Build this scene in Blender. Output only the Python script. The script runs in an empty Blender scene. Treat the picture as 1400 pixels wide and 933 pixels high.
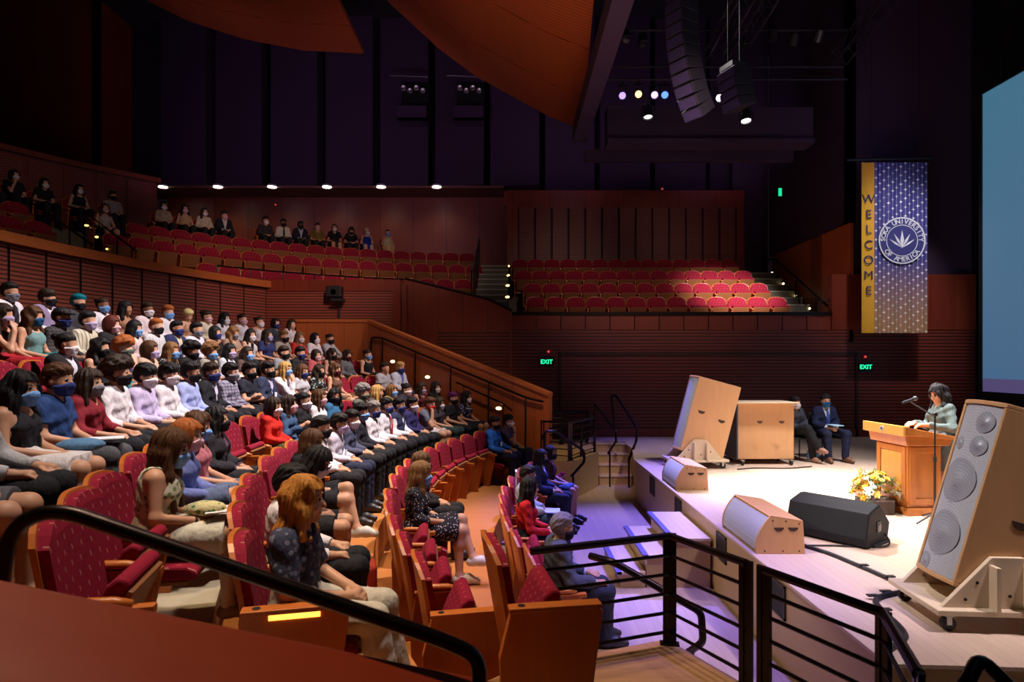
import bpy, bmesh, math, random
import numpy as np
from mathutils import Vector, Matrix, Euler
random.seed(7)
SC = bpy.context.scene
COL = SC.collection
PI = math.pi
R_ = math.radians

# ------------------------------------------------------------------ materials
MATS = {}
def nmat(name):
    m = bpy.data.materials.new(name); m.use_nodes = True
    nt = m.node_tree
    return m, nt, nt.nodes['Principled BSDF']
def lk(nt, a, b): nt.links.new(a, b)
def nd(nt, t, **kw):
    n = nt.nodes.new(t)
    for k, v in kw.items(): setattr(n, k, v)
    return n
def mth(nt, op, a, b=None, c=None):
    n = nd(nt, 'ShaderNodeMath', operation=op)
    for i, v in enumerate((a, b, c)):
        if v is None: continue
        if isinstance(v, (int, float)): n.inputs[i].default_value = v
        else: lk(nt, v, n.inputs[i])
    return n.outputs[0]
def mixc(nt, f, a, b):
    n = nd(nt, 'ShaderNodeMix', data_type='RGBA')
    for s, v in ((n.inputs[0], f), (n.inputs[6], a), (n.inputs[7], b)):
        if isinstance(v, (int, float)): s.default_value = v
        elif isinstance(v, tuple): s.default_value = (*v[:3], 1)
        else: lk(nt, v, s)
    return n.outputs[2]
def texco(nt, out='Object', scale=None, rot=None):
    t = nd(nt, 'ShaderNodeTexCoord').outputs[out]
    if scale or rot:
        mp = nd(nt, 'ShaderNodeMapping')
        lk(nt, t, mp.inputs[0])
        if scale: mp.inputs['Scale'].default_value = scale
        if rot: mp.inputs['Rotation'].default_value = rot
        t = mp.outputs[0]
    return t
def noise(nt, co, scale, detail=3, rough=.5):
    n = nd(nt, 'ShaderNodeTexNoise')
    lk(nt, co, n.inputs['Vector'])
    n.inputs['Scale'].default_value = scale; n.inputs['Detail'].default_value = detail
    n.inputs['Roughness'].default_value = rough
    return n.outputs['Fac']
def bump(nt, h, b, strength=.3, dist=.01):
    n = nd(nt, 'ShaderNodeBump')
    n.inputs['Strength'].default_value = strength; n.inputs['Distance'].default_value = dist
    lk(nt, h, n.inputs['Height']); lk(nt, n.outputs[0], b.inputs['Normal'])
def plain(name, col, rough=.5, metal=0, spec=.5):
    if name in MATS: return MATS[name]
    m, nt, b = nmat(name)
    co = texco(nt)
    f = noise(nt, co, 9)
    lk(nt, mixc(nt, f, tuple(c*.9 for c in col), tuple(min(1, c*1.1) for c in col)), b.inputs['Base Color'])
    b.inputs['Roughness'].default_value = rough; b.inputs['Metallic'].default_value = metal
    b.inputs['Specular IOR Level'].default_value = spec
    MATS[name] = m
    return m
def emit(name, col, s):
    if name in MATS: return MATS[name]
    m, nt, b = nmat(name)
    b.inputs['Base Color'].default_value = (0.02, 0.02, 0.02, 1)
    b.inputs['Emission Color'].default_value = (*col, 1); b.inputs['Emission Strength'].default_value = s
    MATS[name] = m
    return m
def wood(name, c1, c2, rough=.4, axis='X', scale=6, stretch=14, bmp=.05, planks=None, out='Object', pvar=.18):
    """grain stretched along axis; planks=(across axis index, width)"""
    if name in MATS: return MATS[name]
    m, nt, b = nmat(name)
    s = [stretch, stretch, stretch]; s['XYZ'.index(axis)] = 1
    co = texco(nt, out, tuple(s))
    f = noise(nt, co, scale * .35, 6, .6)
    col = mixc(nt, f, c1, c2)
    if planks:
        ax, w = planks
        sp = nd(nt, 'ShaderNodeSeparateXYZ'); lk(nt, texco(nt, out), sp.inputs[0])
        u = mth(nt, 'DIVIDE', sp.outputs[ax], w)
        wn = nd(nt, 'ShaderNodeTexWhiteNoise', noise_dimensions='1D'); lk(nt, mth(nt, 'FLOOR', u), wn.inputs['W'])
        fr = mth(nt, 'FRACT', u)
        gap = mth(nt, 'LESS_THAN', fr, .03)
        col = mixc(nt, mth(nt, 'MULTIPLY', wn.outputs['Value'], pvar), col, tuple(c * .45 for c in c1))
        col = mixc(nt, mth(nt, 'MULTIPLY', gap, .6), col, tuple(c * .25 for c in c1))
    lk(nt, col, b.inputs['Base Color'])
    b.inputs['Roughness'].default_value = rough
    if bmp: bump(nt, f, b, bmp, .01)
    MATS[name] = m
    return m

def cloth(col, pat=None, col2=None):
    key = 'cloth_%s_%s_%s' % (tuple(round(c, 3) for c in col), pat, col2)
    if key in MATS: return MATS[key]
    m, nt, b = nmat('fabric')
    co = texco(nt)
    n1 = noise(nt, co, 14, 4)
    c = mixc(nt, n1, tuple(x * .82 for x in col), tuple(min(1, x * 1.12) for x in col))
    if pat:
        sp = nd(nt, 'ShaderNodeSeparateXYZ'); lk(nt, co, sp.inputs[0])
        if pat == 'floral' or pat == 'dots':
            v = nd(nt, 'ShaderNodeTexVoronoi'); lk(nt, co, v.inputs['Vector'])
            v.inputs['Scale'].default_value = 40 if pat == 'dots' else 26
            f = mth(nt, 'LESS_THAN', v.outputs['Distance'], .28 if pat == 'dots' else .36)
        elif pat == 'plaid':
            fy = mth(nt, 'LESS_THAN', mth(nt, 'FRACT', mth(nt, 'MULTIPLY', sp.outputs[1], 22)), .38)
            fz = mth(nt, 'LESS_THAN', mth(nt, 'FRACT', mth(nt, 'MULTIPLY', sp.outputs[2], 22)), .38)
            f = mth(nt, 'MULTIPLY', mth(nt, 'ADD', fy, fz), .5)
        elif pat == 'stripe':
            f = mth(nt, 'LESS_THAN', mth(nt, 'FRACT', mth(nt, 'MULTIPLY', sp.outputs[1], 20)), .3)
        else:
            f = mth(nt, 'LESS_THAN', mth(nt, 'FRACT', mth(nt, 'MULTIPLY', mth(nt, 'ADD', sp.outputs[2], mth(nt, 'MULTIPLY', sp.outputs[0], 1.0)), 26)), .42)
        c = mixc(nt, f, c, col2 or (1, 1, 1))
    lk(nt, c, b.inputs['Base Color'])
    b.inputs['Roughness'].default_value = .82; b.inputs['Specular IOR Level'].default_value = .25
    wv = noise(nt, texco(nt, 'Object', (1, 1, .5)), 13, 4, .55)
    bump(nt, wv, b, .9, .03)
    MATS[key] = m
    return m
def skinm(col):
    key = 'skin_%s' % (tuple(round(c, 3) for c in col),)
    if key in MATS: return MATS[key]
    m, nt, b = nmat('skin')
    n1 = noise(nt, texco(nt), 30, 3)
    lk(nt, mixc(nt, n1, tuple(x * .9 for x in col), tuple(min(1, x * 1.08) for x in col)), b.inputs['Base Color'])
    b.inputs['Roughness'].default_value = .52; b.inputs['Specular IOR Level'].default_value = .4
    MATS[key] = m
    return m
def hairm(col):
    key = 'hair_%s' % (tuple(round(c, 3) for c in col),)
    if key in MATS: return MATS[key]
    m, nt, b = nmat('hair')
    n1 = noise(nt, texco(nt, 'Object', (1, 1, .16)), 75, 4, .65)
    lk(nt, mixc(nt, n1, tuple(x * .35 for x in col), tuple(min(1, x * 1.6) for x in col)), b.inputs['Base Color'])
    b.inputs['Roughness'].default_value = .5; b.inputs['Specular IOR Level'].default_value = .22
    bump(nt, n1, b, .8, .012)
    MATS[key] = m
    return m

# ------------------------------------------------------------------ objects
def tag(o, label=None, cat=None, group=None, kind=None):
    if label: o['label'] = label
    if cat: o['category'] = cat
    if group: o['group'] = group
    if kind: o['kind'] = kind
    return o
def link(name, me, mats=None, parent=None, smooth=False):
    o = bpy.data.objects.new(name, me)
    COL.objects.link(o)
    if mats is not None:
        for m in (mats if isinstance(mats, (list, tuple)) else [mats]): me.materials.append(m)
    if parent is not None: o.parent = parent
    if smooth: me.shade_smooth()
    return o
def empty(name, loc=(0, 0, 0), rz=0):
    o = bpy.data.objects.new(name, None); COL.objects.link(o)
    o.location = loc; o.rotation_euler = (0, 0, rz); o.empty_display_size = .1
    return o
def copy_tree(o, parent=None):
    c = o.copy(); COL.objects.link(c)
    if parent is not None: c.parent = parent
    for ch in o.children: copy_tree(ch, c)
    return c

class MB:
    """collects solid pieces of one part"""
    def __init__(s): s.v = []; s.f = []; s.mi = []
    def add(s, vs, fs, mi=0, mat=None):
        b = len(s.v)
        for v in vs:
            v = Vector(v)
            if mat is not None: v = mat @ v
            s.v.append(v)
        for f in fs: s.f.append([b + i for i in f]); s.mi.append(mi)
        return s
    def box(s, a, b, mi=0, mat=None):
        (x0, y0, z0), (x1, y1, z1) = a, b
        vs = [(x0,y0,z0),(x1,y0,z0),(x1,y1,z0),(x0,y1,z0),(x0,y0,z1),(x1,y0,z1),(x1,y1,z1),(x0,y1,z1)]
        return s.add(vs, [(3,2,1,0),(4,5,6,7),(0,1,5,4),(1,2,6,5),(2,3,7,6),(3,0,4,7)], mi, mat)
    def prism(s, poly, z0, z1, mi=0, mat=None):
        """xy polygon extruded in z (z0,z1 numbers or per-vertex lists)"""
        n = len(poly)
        A = z0 if isinstance(z0, (list, tuple)) else [z0] * n
        B = z1 if isinstance(z1, (list, tuple)) else [z1] * n
        vs = [(p[0], p[1], A[i]) for i, p in enumerate(poly)] + [(p[0], p[1], B[i]) for i, p in enumerate(poly)]
        fs = [tuple(range(n - 1, -1, -1)), tuple(range(n, 2 * n))] + [(i, (i + 1) % n, n + (i + 1) % n, n + i) for i in range(n)]
        return s.add(vs, fs, mi, mat)
    def prof(s, poly, y0, y1, mi=0, mat=None):
        """xz polygon extruded along y"""
        n = len(poly)
        vs = [(p[0], y0, p[1]) for p in poly] + [(p[0], y1, p[1]) for p in poly]
        fs = [tuple(range(n)), tuple(range(2 * n - 1, n - 1, -1))] + [((i + 1) % n, i, n + i, n + (i + 1) % n) for i in range(n)]
        return s.add(vs, fs, mi, mat)
    def tube(s, pts, r, n=10, mi=0, mat=None, caps=True):
        pts = [Vector(p) for p in pts]; rs = r if isinstance(r, (list, tuple)) else [r] * len(pts)
        vs = []; fs = []; up = None
        for i, p in enumerate(pts):
            t = (pts[min(i + 1, len(pts) - 1)] - pts[max(i - 1, 0)]).normalized()
            if up is None:
                up = Vector((0, 0, 1)) if abs(t.z) < .9 else Vector((1, 0, 0))
            a = t.cross(up)
            if a.length < 1e-4: a = t.orthogonal()
            a.normalize(); c = a.cross(t).normalized(); up = c
            for k in range(n):
                th = 2 * PI * k / n
                vs.append(p + (a * math.cos(th) + c * math.sin(th)) * rs[i])
        for i in range(len(pts) - 1):
            for k in range(n):
                fs.append((i*n+k, i*n+(k+1)%n, (i+1)*n+(k+1)%n, (i+1)*n+k))
        if caps:
            fs.append(tuple(range(n - 1, -1, -1))); fs.append(tuple(range((len(pts)-1)*n, len(pts)*n)))
        return s.add(vs, fs, mi, mat)
    def lathe(s, prof, n=20, mi=0, mat=None, c=(0, 0)):
        vs = []; fs = []; m = len(prof)
        for r, z in prof:
            for k in range(n):
                th = 2 * PI * k / n; vs.append((c[0] + r * math.cos(th), c[1] + r * math.sin(th), z))
        for i in range(m - 1):
            for k in range(n): fs.append((i*n+k, i*n+(k+1)%n, (i+1)*n+(k+1)%n, (i+1)*n+k))
        fs.append(tuple(range(n - 1, -1, -1))); fs.append(tuple(range((m-1)*n, m*n)))
        return s.add(vs, fs, mi, mat)
    def ball(s, c, r, mi=0, nu=12, nv=8, mat=None):
        r = r if isinstance(r, (list, tuple)) else (r, r, r)
        vs = [(c[0], c[1], c[2] + r[2])]; fs = []
        for j in range(1, nv):
            a = PI * j / nv
            for k in range(nu):
                th = 2 * PI * k / nu
                vs.append((c[0] + r[0]*math.sin(a)*math.cos(th), c[1] + r[1]*math.sin(a)*math.sin(th), c[2] + r[2]*math.cos(a)))
        vs.append((c[0], c[1], c[2] - r[2])); last = len(vs) - 1
        for k in range(nu): fs.append((0, 1 + k, 1 + (k + 1) % nu))
        for j in range(nv - 2):
            for k in range(nu):
                a = 1 + j*nu + k; b = 1 + j*nu + (k+1) % nu
                fs.append((a, a + nu, b + nu, b))
        for k in range(nu): fs.append((last, 1 + (nv-2)*nu + (k+1) % nu, 1 + (nv-2)*nu + k))
        return s.add(vs, fs, mi, mat)
    def arc(s, c, r0, r1, a0, a1, z0, z1, n=24, mi=0):
        """annular slab; angle 0 points to -x, growing to +y (hall convention)"""
        vs = []; fs = []
        for i in range(n + 1):
            a = a0 + (a1 - a0) * i / n; ca, sa = -math.cos(a), math.sin(a)
            for r in (r0, r1):
                for z in (z0, z1): vs.append((c[0] + r * ca, c[1] + r * sa, z))
        for i in range(n):
            o = 4 * i; p = o + 4
            fs += [(o+1, o+3, p+3, p+1), (o, p, p+2, o+2), (o, o+1, p+1, p), (o+2, p+2, p+3, o+3)]
        fs += [(0, 2, 3, 1), (4*n, 4*n+1, 4*n+3, 4*n+2)]
        return s.add(vs, fs, mi)
    def mesh(s, name, bevel=0, seg=2, smooth=False):
        me = bpy.data.meshes.new(name)
        me.from_pydata([tuple(v) for v in s.v], [], s.f)
        me.polygons.foreach_set('material_index', s.mi)
        bm = bmesh.new(); bm.from_mesh(me)
        bmesh.ops.recalc_face_normals(bm, faces=bm.faces)
        if bevel:
            es = [e for e in bm.edges if len(e.link_faces) == 2 and e.calc_face_angle(0) > .5]
            bmesh.ops.bevel(bm, geom=es, offset=bevel, segments=seg, affect='EDGES', profile=.5, clamp_overlap=True)
        bm.to_mesh(me); bm.free()
        if smooth: me.shade_smooth()
        return me
    def build(s, name, mats, parent=None, bevel=0, seg=2, smooth=False):
        return link(name, s.mesh(name, bevel, seg, smooth), mats, parent)
def struct(name, mb, mats, bevel=0, smooth=False):
    o = mb.build(name, mats, None, bevel, 2, smooth); o['kind'] = 'structure'; return o
def thing(mb, name, mats, label, cat, group=None, bevel=0, smooth=False, seg=2):
    return tag(mb.build(name, mats, None, bevel, seg, smooth), label, cat, group)
def text_mesh(txt, size, name='lettering', extrude=.004, bold=0):
    cu = bpy.data.curves.new(name, 'FONT'); cu.body = txt; cu.size = size; cu.extrude = extrude
    cu.align_x = 'CENTER'; cu.align_y = 'CENTER'; cu.offset = bold
    o = bpy.data.objects.new('tmp', cu); COL.objects.link(o)
    dg = bpy.context.evaluated_depsgraph_get()
    me = bpy.data.meshes.new_from_object(o.evaluated_get(dg))
    bpy.data.objects.remove(o); me.name = name
    return me

# ------------------------------------------------------------------ figures: smooth-union surfaces
class Field:
    def __init__(s, lo, hi, h):
        s.lo = np.array(lo, float); s.h = h
        s.n = np.maximum(4, np.ceil((np.array(hi, float) - s.lo) / h).astype(int) + 1)
        s.f = np.full(s.n, .3, np.float32)
        s.ax = [(s.lo[i] + h * np.arange(s.n[i])).astype(np.float32) for i in range(3)]
    def sub(s, lo, hi):
        a = np.clip(np.floor((np.array(lo) - s.lo) / s.h).astype(int), 0, s.n - 1)
        b = np.clip(np.ceil((np.array(hi) - s.lo) / s.h).astype(int) + 1, 1, s.n)
        return tuple(slice(a[i], max(b[i], a[i] + 1)) for i in range(3))
    def xyz(s, sl):
        return (s.ax[0][sl[0]][:, None, None], s.ax[1][sl[1]][None, :, None], s.ax[2][sl[2]][None, None, :])
    def smin(s, sl, d, k):
        a = s.f[sl]
        if k <= 0: s.f[sl] = np.minimum(a, d); return
        hh = np.clip(.5 + .5 * (d - a) / k, 0, 1)
        s.f[sl] = d + (a - d) * hh - k * hh * (1 - hh)
    def cone(s, a, b, r1, r2, k=.02, inf=0, cut=None, neg=False):
        a = np.array(a, float); b = np.array(b, float); r1 += inf; r2 += inf
        pad = max(r1, r2) + k + 2 * s.h
        sl = s.sub(np.minimum(a, b) - pad, np.maximum(a, b) + pad)
        X, Y, Z = s.xyz(sl); ba = b - a; L = float(ba @ ba) + 1e-9
        t = ((X - a[0]) * ba[0] + (Y - a[1]) * ba[1] + (Z - a[2]) * ba[2]) / L
        tc = np.clip(t, 0, 1)
        d = np.sqrt((X - a[0] - tc*ba[0])**2 + (Y - a[1] - tc*ba[1])**2 + (Z - a[2] - tc*ba[2])**2) - (r1 + (r2 - r1) * tc)
        if cut is not None:       # plane cut at fraction cut along the cone
            d = np.maximum(d, (t - cut) * math.sqrt(L))
        if neg:
            s.f[sl] = np.maximum(s.f[sl], -d)
        else: s.smin(sl, d, k)
        return s
    def ell(s, c, r, k=.02, inf=0, M=None, neg=False):
        c = np.array(c, float); r = np.array(r, float) + inf
        pad = max(r) + k + 2 * s.h
        sl = s.sub(c - pad, c + pad); X, Y, Z = s.xyz(sl)
        P = (X - c[0], Y - c[1], Z - c[2])
        if M is not None: P = tuple(M[0][i]*P[0] + M[1][i]*P[1] + M[2][i]*P[2] for i in range(3))
        k0 = np.sqrt((P[0]/r[0])**2 + (P[1]/r[1])**2 + (P[2]/r[2])**2)
        k1 = np.sqrt((P[0]/r[0]**2)**2 + (P[1]/r[1]**2)**2 + (P[2]/r[2]**2)**2) + 1e-6
        d = k0 * (k0 - 1) / k1
        if neg:
            a = s.f[sl]; kk = max(k, 1e-4)
            hh = np.clip(.5 - .5 * (d + a) / kk, 0, 1)
            s.f[sl] = a + (-d - a) * hh + kk * hh * (1 - hh)
        else: s.smin(sl, d, k)
        return s
    def mesh(s, name):
        f = s.f; f[0] = f[-1] = .3; f[:, 0] = f[:, -1] = .3; f[:, :, 0] = f[:, :, -1] = .3
        ins = f < 0
        nx, ny, nz = f.shape
        cs = np.zeros((nx-1, ny-1, nz-1), np.int8)
        for i in (0, 1):
            for j in (0, 1):
                for k in (0, 1): cs += ins[i:nx-1+i, j:ny-1+j, k:nz-1+k]
        act = (cs > 0) & (cs < 8)
        idx = np.argwhere(act)
        if len(idx) == 0: return None
        vid = np.full(act.shape, -1, np.int32); vid[act] = np.arange(len(idx))
        acc = np.zeros((len(idx), 3)); cnt = np.zeros(len(idx))
        cor = [(i, j, k) for i in (0, 1) for j in (0, 1) for k in (0, 1)]
        vals = {c: f[idx[:, 0]+c[0], idx[:, 1]+c[1], idx[:, 2]+c[2]] for c in cor}
        for a in cor:
            for ax in range(3):
                if a[ax]: continue
                b = list(a); b[ax] = 1; b = tuple(b)
                fa, fb = vals[a], vals[b]; m = (fa < 0) != (fb < 0)
                t = np.where(m, fa / np.where(m, fa - fb, 1), 0)
                p = np.array(a, float)[None, :].repeat(len(idx), 0); p[:, ax] += t
                acc += p * m[:, None]; cnt += m
        V = s.lo + (idx + acc / cnt[:, None]) * s.h
        faces = []
        for ax in range(3):
            sl0 = [slice(None)]*3; sl1 = [slice(None)]*3
            sl0[ax] = slice(0, -1); sl1[ax] = slice(1, None)
            A, B = ins[tuple(sl0)], ins[tuple(sl1)]
            ch = np.argwhere(A != B)
            o = [q for q in range(3) if q != ax]
            m = np.all([(ch[:, q] > 0) & (ch[:, q] < f.shape[q]-1) for q in o], axis=0); ch = ch[m]
            fl = A[ch[:, 0], ch[:, 1], ch[:, 2]]
            def v(d0, d1):
                c = ch.copy(); c[:, o[0]] += d0; c[:, o[1]] += d1
                return vid[c[:, 0], c[:, 1], c[:, 2]]
            q = np.stack([v(-1, -1), v(0, -1), v(0, 0), v(-1, 0)], 1)
            if ax == 1: fl = ~fl
            q[~fl] = q[~fl][:, ::-1]
            faces.append(q)
        Q = np.concatenate(faces)
        Q = Q[(Q >= 0).all(1)]
        me = bpy.data.meshes.new(name)
        me.vertices.add(len(V)); me.vertices.foreach_set('co', V.astype(np.float32).ravel())
        me.loops.add(Q.size); me.loops.foreach_set('vertex_index', Q.astype(np.int32).ravel())
        me.polygons.add(len(Q)); me.polygons.foreach_set('loop_start', np.arange(0, Q.size, 4, dtype=np.int32))
        me.update(calc_edges=True); me.shade_smooth()
        return me

SKINS = {'pale': (.62, .36, .25), 'light': (.55, .29, .18), 'tan': (.42, .2, .11), 'brown': (.24, .105, .055), 'dark': (.1, .042, .025)}
HAIRS = {'black': (.012, .01, .011), 'dark': (.03, .016, .01), 'brown': (.085, .035, .014), 'light': (.2, .095, .035), 'gold': (.5, .2, .035), 'blond': (.5, .29, .09),
         'ginger': (.36, .1, .02), 'grey': (.24, .22, .2), 'teal': (.0, .16, .22), 'purple': (.09, .01, .075), 'bleach': (.72, .52, .22), 'auburn': (.11, .02, .014)}
MASKS = {'blue': (.19, .42, .85), 'white': (.82, .78, .84), 'black': (.012, .012, .016), 'navy': (.03, .045, .2), 'grey': (.22, .22, .27), 'pink': (.75, .45, .52),
         'lavender': (.5, .42, .68), 'red': (.55, .01, .01), 'maroon': (.09, .01, .02), 'dblue': (.015, .1, .25), 'green': (.12, .16, .12)}

def rot_mat(yaw, pitch, roll=0):
    return np.array(Euler((roll, pitch, yaw), 'XYZ').to_matrix())

def make_person(loc, rz, P, label, group=None, h=.011, eyes=True):
    """P: dict with hair, hs (style), skin, mask, top=(kind,colour,pattern,colour2), bot=(kind,colour), arms, legs, yaw, pitch, lean, tall, fem, shoes"""
    g = P.get
    lean = R_(g('lean', 0)); S = g('tall', 1.25) / 1.25
    stand = g('stand', False)
    hip = np.array((.12, 0, .56 if not stand else .92))
    dz = 0 if not stand else .36
    cl, slq = math.cos(lean), math.sin(lean)
    def U(x, y, z):
        d = np.array((x - .12, y, z - .56)) * S
        return hip + np.array((d[0]*cl + d[2]*slq, d[1], -d[0]*slq + d[2]*cl))
    fem = g('fem', False); W = g('wide', 1.0) * (.9 if fem else 1.0)
    HC = U(.165, 0, 1.125)
    HM = rot_mat(R_(g('yaw', 0)), R_(g('pitch', 4)) + lean * .4, R_(g('roll', 0)))
    HS = .96 if fem else 1.0
    def H(x, y, z): return HC + HM @ (np.array((x, y, z)) * HS)
    sh = {1: U(.115, .15 * W, .935), -1: U(.115, -.15 * W, .935)}
    arms = g('arms', 'lap')
    el, wr, hd = {}, {}, {}
    for s in (1, -1):
        if stand:
            e, w, q = (.15, s*.24, .70), (.36, s*.13, .705), (.45, s*.10, .70)
        elif arms == 'thigh': e, w, q = (.19, s*.22, .69), (.44, s*.14, .635), (.53, s*.12, .625)
        elif arms == 'cross': e, w, q = (.2, s*.215, .71), (.33, -s*.02, .735 + .03*s), (.31, -s*.11, .745 + .03*s)
        elif arms == 'chin' and s == -1: e, w, q = (.36, -.15, .71), (.33, -.06, .93), (.31, -.03, 1.0)
        elif arms == 'chinl' and s == 1: e, w, q = (.36, .15, .71), (.33, .06, .93), (.31, .03, 1.0)
        elif arms == 'phone': e, w, q = (.2, s*.22, .70), (.38, s*.07, .80), (.43, s*.03, .84)
        elif arms == 'knee': e, w, q = (.32, s*.2, .72), (.5, s*.07, .69), (.57, s*.02, .67)
        else: e, w, q = (.16, s*.205, .70), (.38, s*.08, .635), (.45, s*.025, .625)
        el[s], wr[s], hd[s] = [np.array(U(*v)) if not (stand or lean) else np.array(v) + np.array((0, 0, dz)) for v in (e, w, q)]
        if lean and not stand: el[s] = (U(*e) + np.array(e)) / 2
        if stand: el[s] = U(*e); wr[s] = np.array((.40, s*.12, 1.10)); hd[s] = np.array((.50, s*.09, 1.095))
    legs = g('legs', 'flat')
    kn, an, toe, hp = {}, {}, {}, {}
    for s in (1, -1):
        hp[s] = np.array((.13, s*.085, .545 + dz))
        kn[s] = np.array((.57, s*.10, .535)); an[s] = np.array((.56, s*.10, .085)); toe[s] = np.array((.74, s*.115, .035))
        if legs == 'apart': kn[s][1] = s*.19; an[s][1] = s*.16; toe[s][1] = s*.2
        if legs == 'fwd': an[s][0] = .68; toe[s][0] = .86
    if legs in ('cross', 'crossl'):
        s = -1 if legs == 'cross' else 1
        kn[s] = np.array((.58, s*.015, .635)); an[s] = np.array((.70, -s*.13, .27)); toe[s] = np.array((.87, -s*.16, .23))
        kn[-s][1] = -s*.06
    if stand:
        for s in (1, -1):
            kn[s] = np.array((.14, s*.085, .49)); an[s] = np.array((.11, s*.085, .085)); toe[s] = np.array((.27, s*.10, .03))
    mx = 1.0 if not stand else .7
    lo, hi = (-.18, -.36, -.02), (mx, .36, 1.42 * max(1, S) + dz)
    # ---- body: one continuous surface
    def torso(F, inf=0, k=.05, bust=True):
        F.ell(hip + np.array((.0, 0, .0)), (.125, .165 * (1.03 if fem else W), .105), k, inf)
        F.ell(U(.12, 0, .71), (.105, .138 * W, .15), k, inf)
        F.ell(U(.115, 0, .86), (.108, .16 * W, .15), k, inf)
        F.cone(U(.105, -.125*W, .945), U(.105, .125*W, .945), .054, .054, k, inf)
        if fem and bust:
            for s in (1, -1): F.ell(U(.185, s*.066, .85), (.054, .06, .062), .045, inf)
    def arm(F, s, inf=0, upto=2.0, k=.03, cut=None):
        u = .046 * (.88 if fem else 1) * g('armw', 1); l = .037 * (.88 if fem else 1)
        if upto <= 1:
            F.cone(sh[s], el[s], u, l, k, inf, cut=upto)
        else:
            F.cone(sh[s], el[s], u, l, k, inf)
            F.cone(el[s], wr[s], l, .028, k, inf, cut=(upto - 1) if upto < 2 else None)
    def leg(F, s, inf=0, upto=2.0, k=.03):
        if upto <= 1:
            F.cone(hp[s], kn[s], .088, .062, k, inf, cut=upto)
        else:
            F.cone(hp[s], kn[s], .088, .06, k, inf)
            mid = kn[s] + (an[s] - kn[s]) * .3 + np.array((-.015, 0, 0))
            F.cone(kn[s], mid, .056, .058, k, inf); F.cone(mid, an[s], .056, .036, k, inf, cut=None)
    def headf(F, inf=0, k=.03, ears=False):
        F.ell(H(-.012, 0, .022), np.array((.1, .077, .098))*HS, k, inf, HM)
        F.ell(H(.018, 0, -.045), np.array((.073, .058, .078))*HS, k, inf, HM)
    B = Field(lo, hi, h)
    torso(B)
    B.cone(U(.115, 0, .97), U(.15, 0, 1.07), .056, .05, .03)
    headf(B)
    B.cone(H(.084, 0, .008), H(.105, 0, -.026), .009, .014, .012)
    B.ell(H(.072, 0, -.098), (.024, .024, .02), .02)
    for s in (1, -1):
        B.ell(H(-.008, s*.078, -.008), (.02, .009, .03), .006, 0, HM)
        B.ell(H(.106, s*.033, .012), (.02, .018, .011), .012, 0, HM, neg=True)
        B.ell(H(.055, s*.04, -.03), (.026, .02, .024), .025)
    B.cone(H(.09, -.018, -.058), H(.09, .018, -.058), .007, .007, .008)
    B.cone(H(.087, -.015, -.07), H(.087, .015, -.07), .008, .008, .006)
    for s in (1, -1):
        arm(B, s); leg(B, s)
        B.cone(an[s], toe[s] + np.array((0, 0, .01)), .04, .03, .03)
        # hand: palm, four fingers, thumb
        d = hd[s] - wr[s]; L = np.linalg.norm(d) + 1e-6; d = d / L
        up = np.array((0, 0, 1.)) if abs(d[2]) < .8 else np.array((1., 0, 0))
        sd = np.cross(up, d); sd /= np.linalg.norm(sd) + 1e-6; nn = np.cross(d, sd)
        pc = wr[s] + d * .05
        B.cone(wr[s], wr[s] + d * .085, .026, .03, .02)
        for q, (o, ln) in enumerate(((-.029, .052), (-.01, .062), (.01, .066), (.029, .055))):
            k0 = wr[s] + d * .085 + sd * o
            k1 = k0 + d * ln * .55 - nn * .012; k2 = k1 + d * ln * .35 - nn * .03
            B.cone(k0, k1, .0105, .0095, .004); B.cone(k1, k2, .0095, .008, .004)
        t0 = wr[s] + d * .035 - sd * s * .03 * (1 if s else 1)
        B.cone(t0, t0 + d * .04 - sd * s * .018 - nn * .01, .013, .011, .01)
        B.cone(t0 + d * .04 - sd * s * .018 - nn * .01, t0 + d * .072 - sd * s * .01 - nn * .018, .011, .009, .004)
    body = link('person', B.mesh('person'), skinm(SKINS[g('skin', 'light')]))
    body.location = loc; body.rotation_euler = (0, 0, rz)
    tag(body, label, 'person', group)
    # ---- bottoms
    bk, bc = g('bot', ('trousers', (.02, .02, .025)))[:2]
    bp = g('bot')[2:] if g('bot') else ()
    blo, bhi = (-.08, -.34, 0), (mx, .34, .80 + dz)
    F = Field(blo, bhi, h)
    F.ell(hip, (.125, .165 * (1.03 if fem else W), .105), .05, .015)
    F.ell(U(.12, 0, .66), (.105, .138 * W, .08), .05, .012)
    if bk == 'skirt':
        kl = .93 if not stand else .95
        for s in (1, -1): F.cone(hp[s], kn[s], .1, .085, .04, .01, cut=kl)
        mid = (kn[1] + kn[-1]) / 2
        F.cone(hip + np.array((0, 0, -.02)), mid + np.array((0, 0, -.005)), .11, .085, .06, .012, cut=.93)
        if not stand and legs == 'flat':
            for s in (1, -1): F.cone(kn[s]*.9 + hp[s]*.1 + np.array((0, 0, -.03)), kn[s]*.9 + hp[s]*.1 + np.array((-.01, s*.01, -.13)), .06, .03, .05)
    elif bk == 'shorts':
        for s in (1, -1): F.cone(hp[s], kn[s], .092, .078, .03, .016, cut=.86)
    else:
        for s in (1, -1):
            leg(F, s, .017, 2.0)
            F.cone(kn[s] + (an[s]-kn[s])*.5, an[s], .052, .05, .03, .006, cut=.98)
    link('skirt' if bk == 'skirt' else bk, F.mesh(bk), cloth(bc, *bp), body)
    # ---- shoes
    sc_ = g('shoes', (.02, .018, .02))
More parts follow.
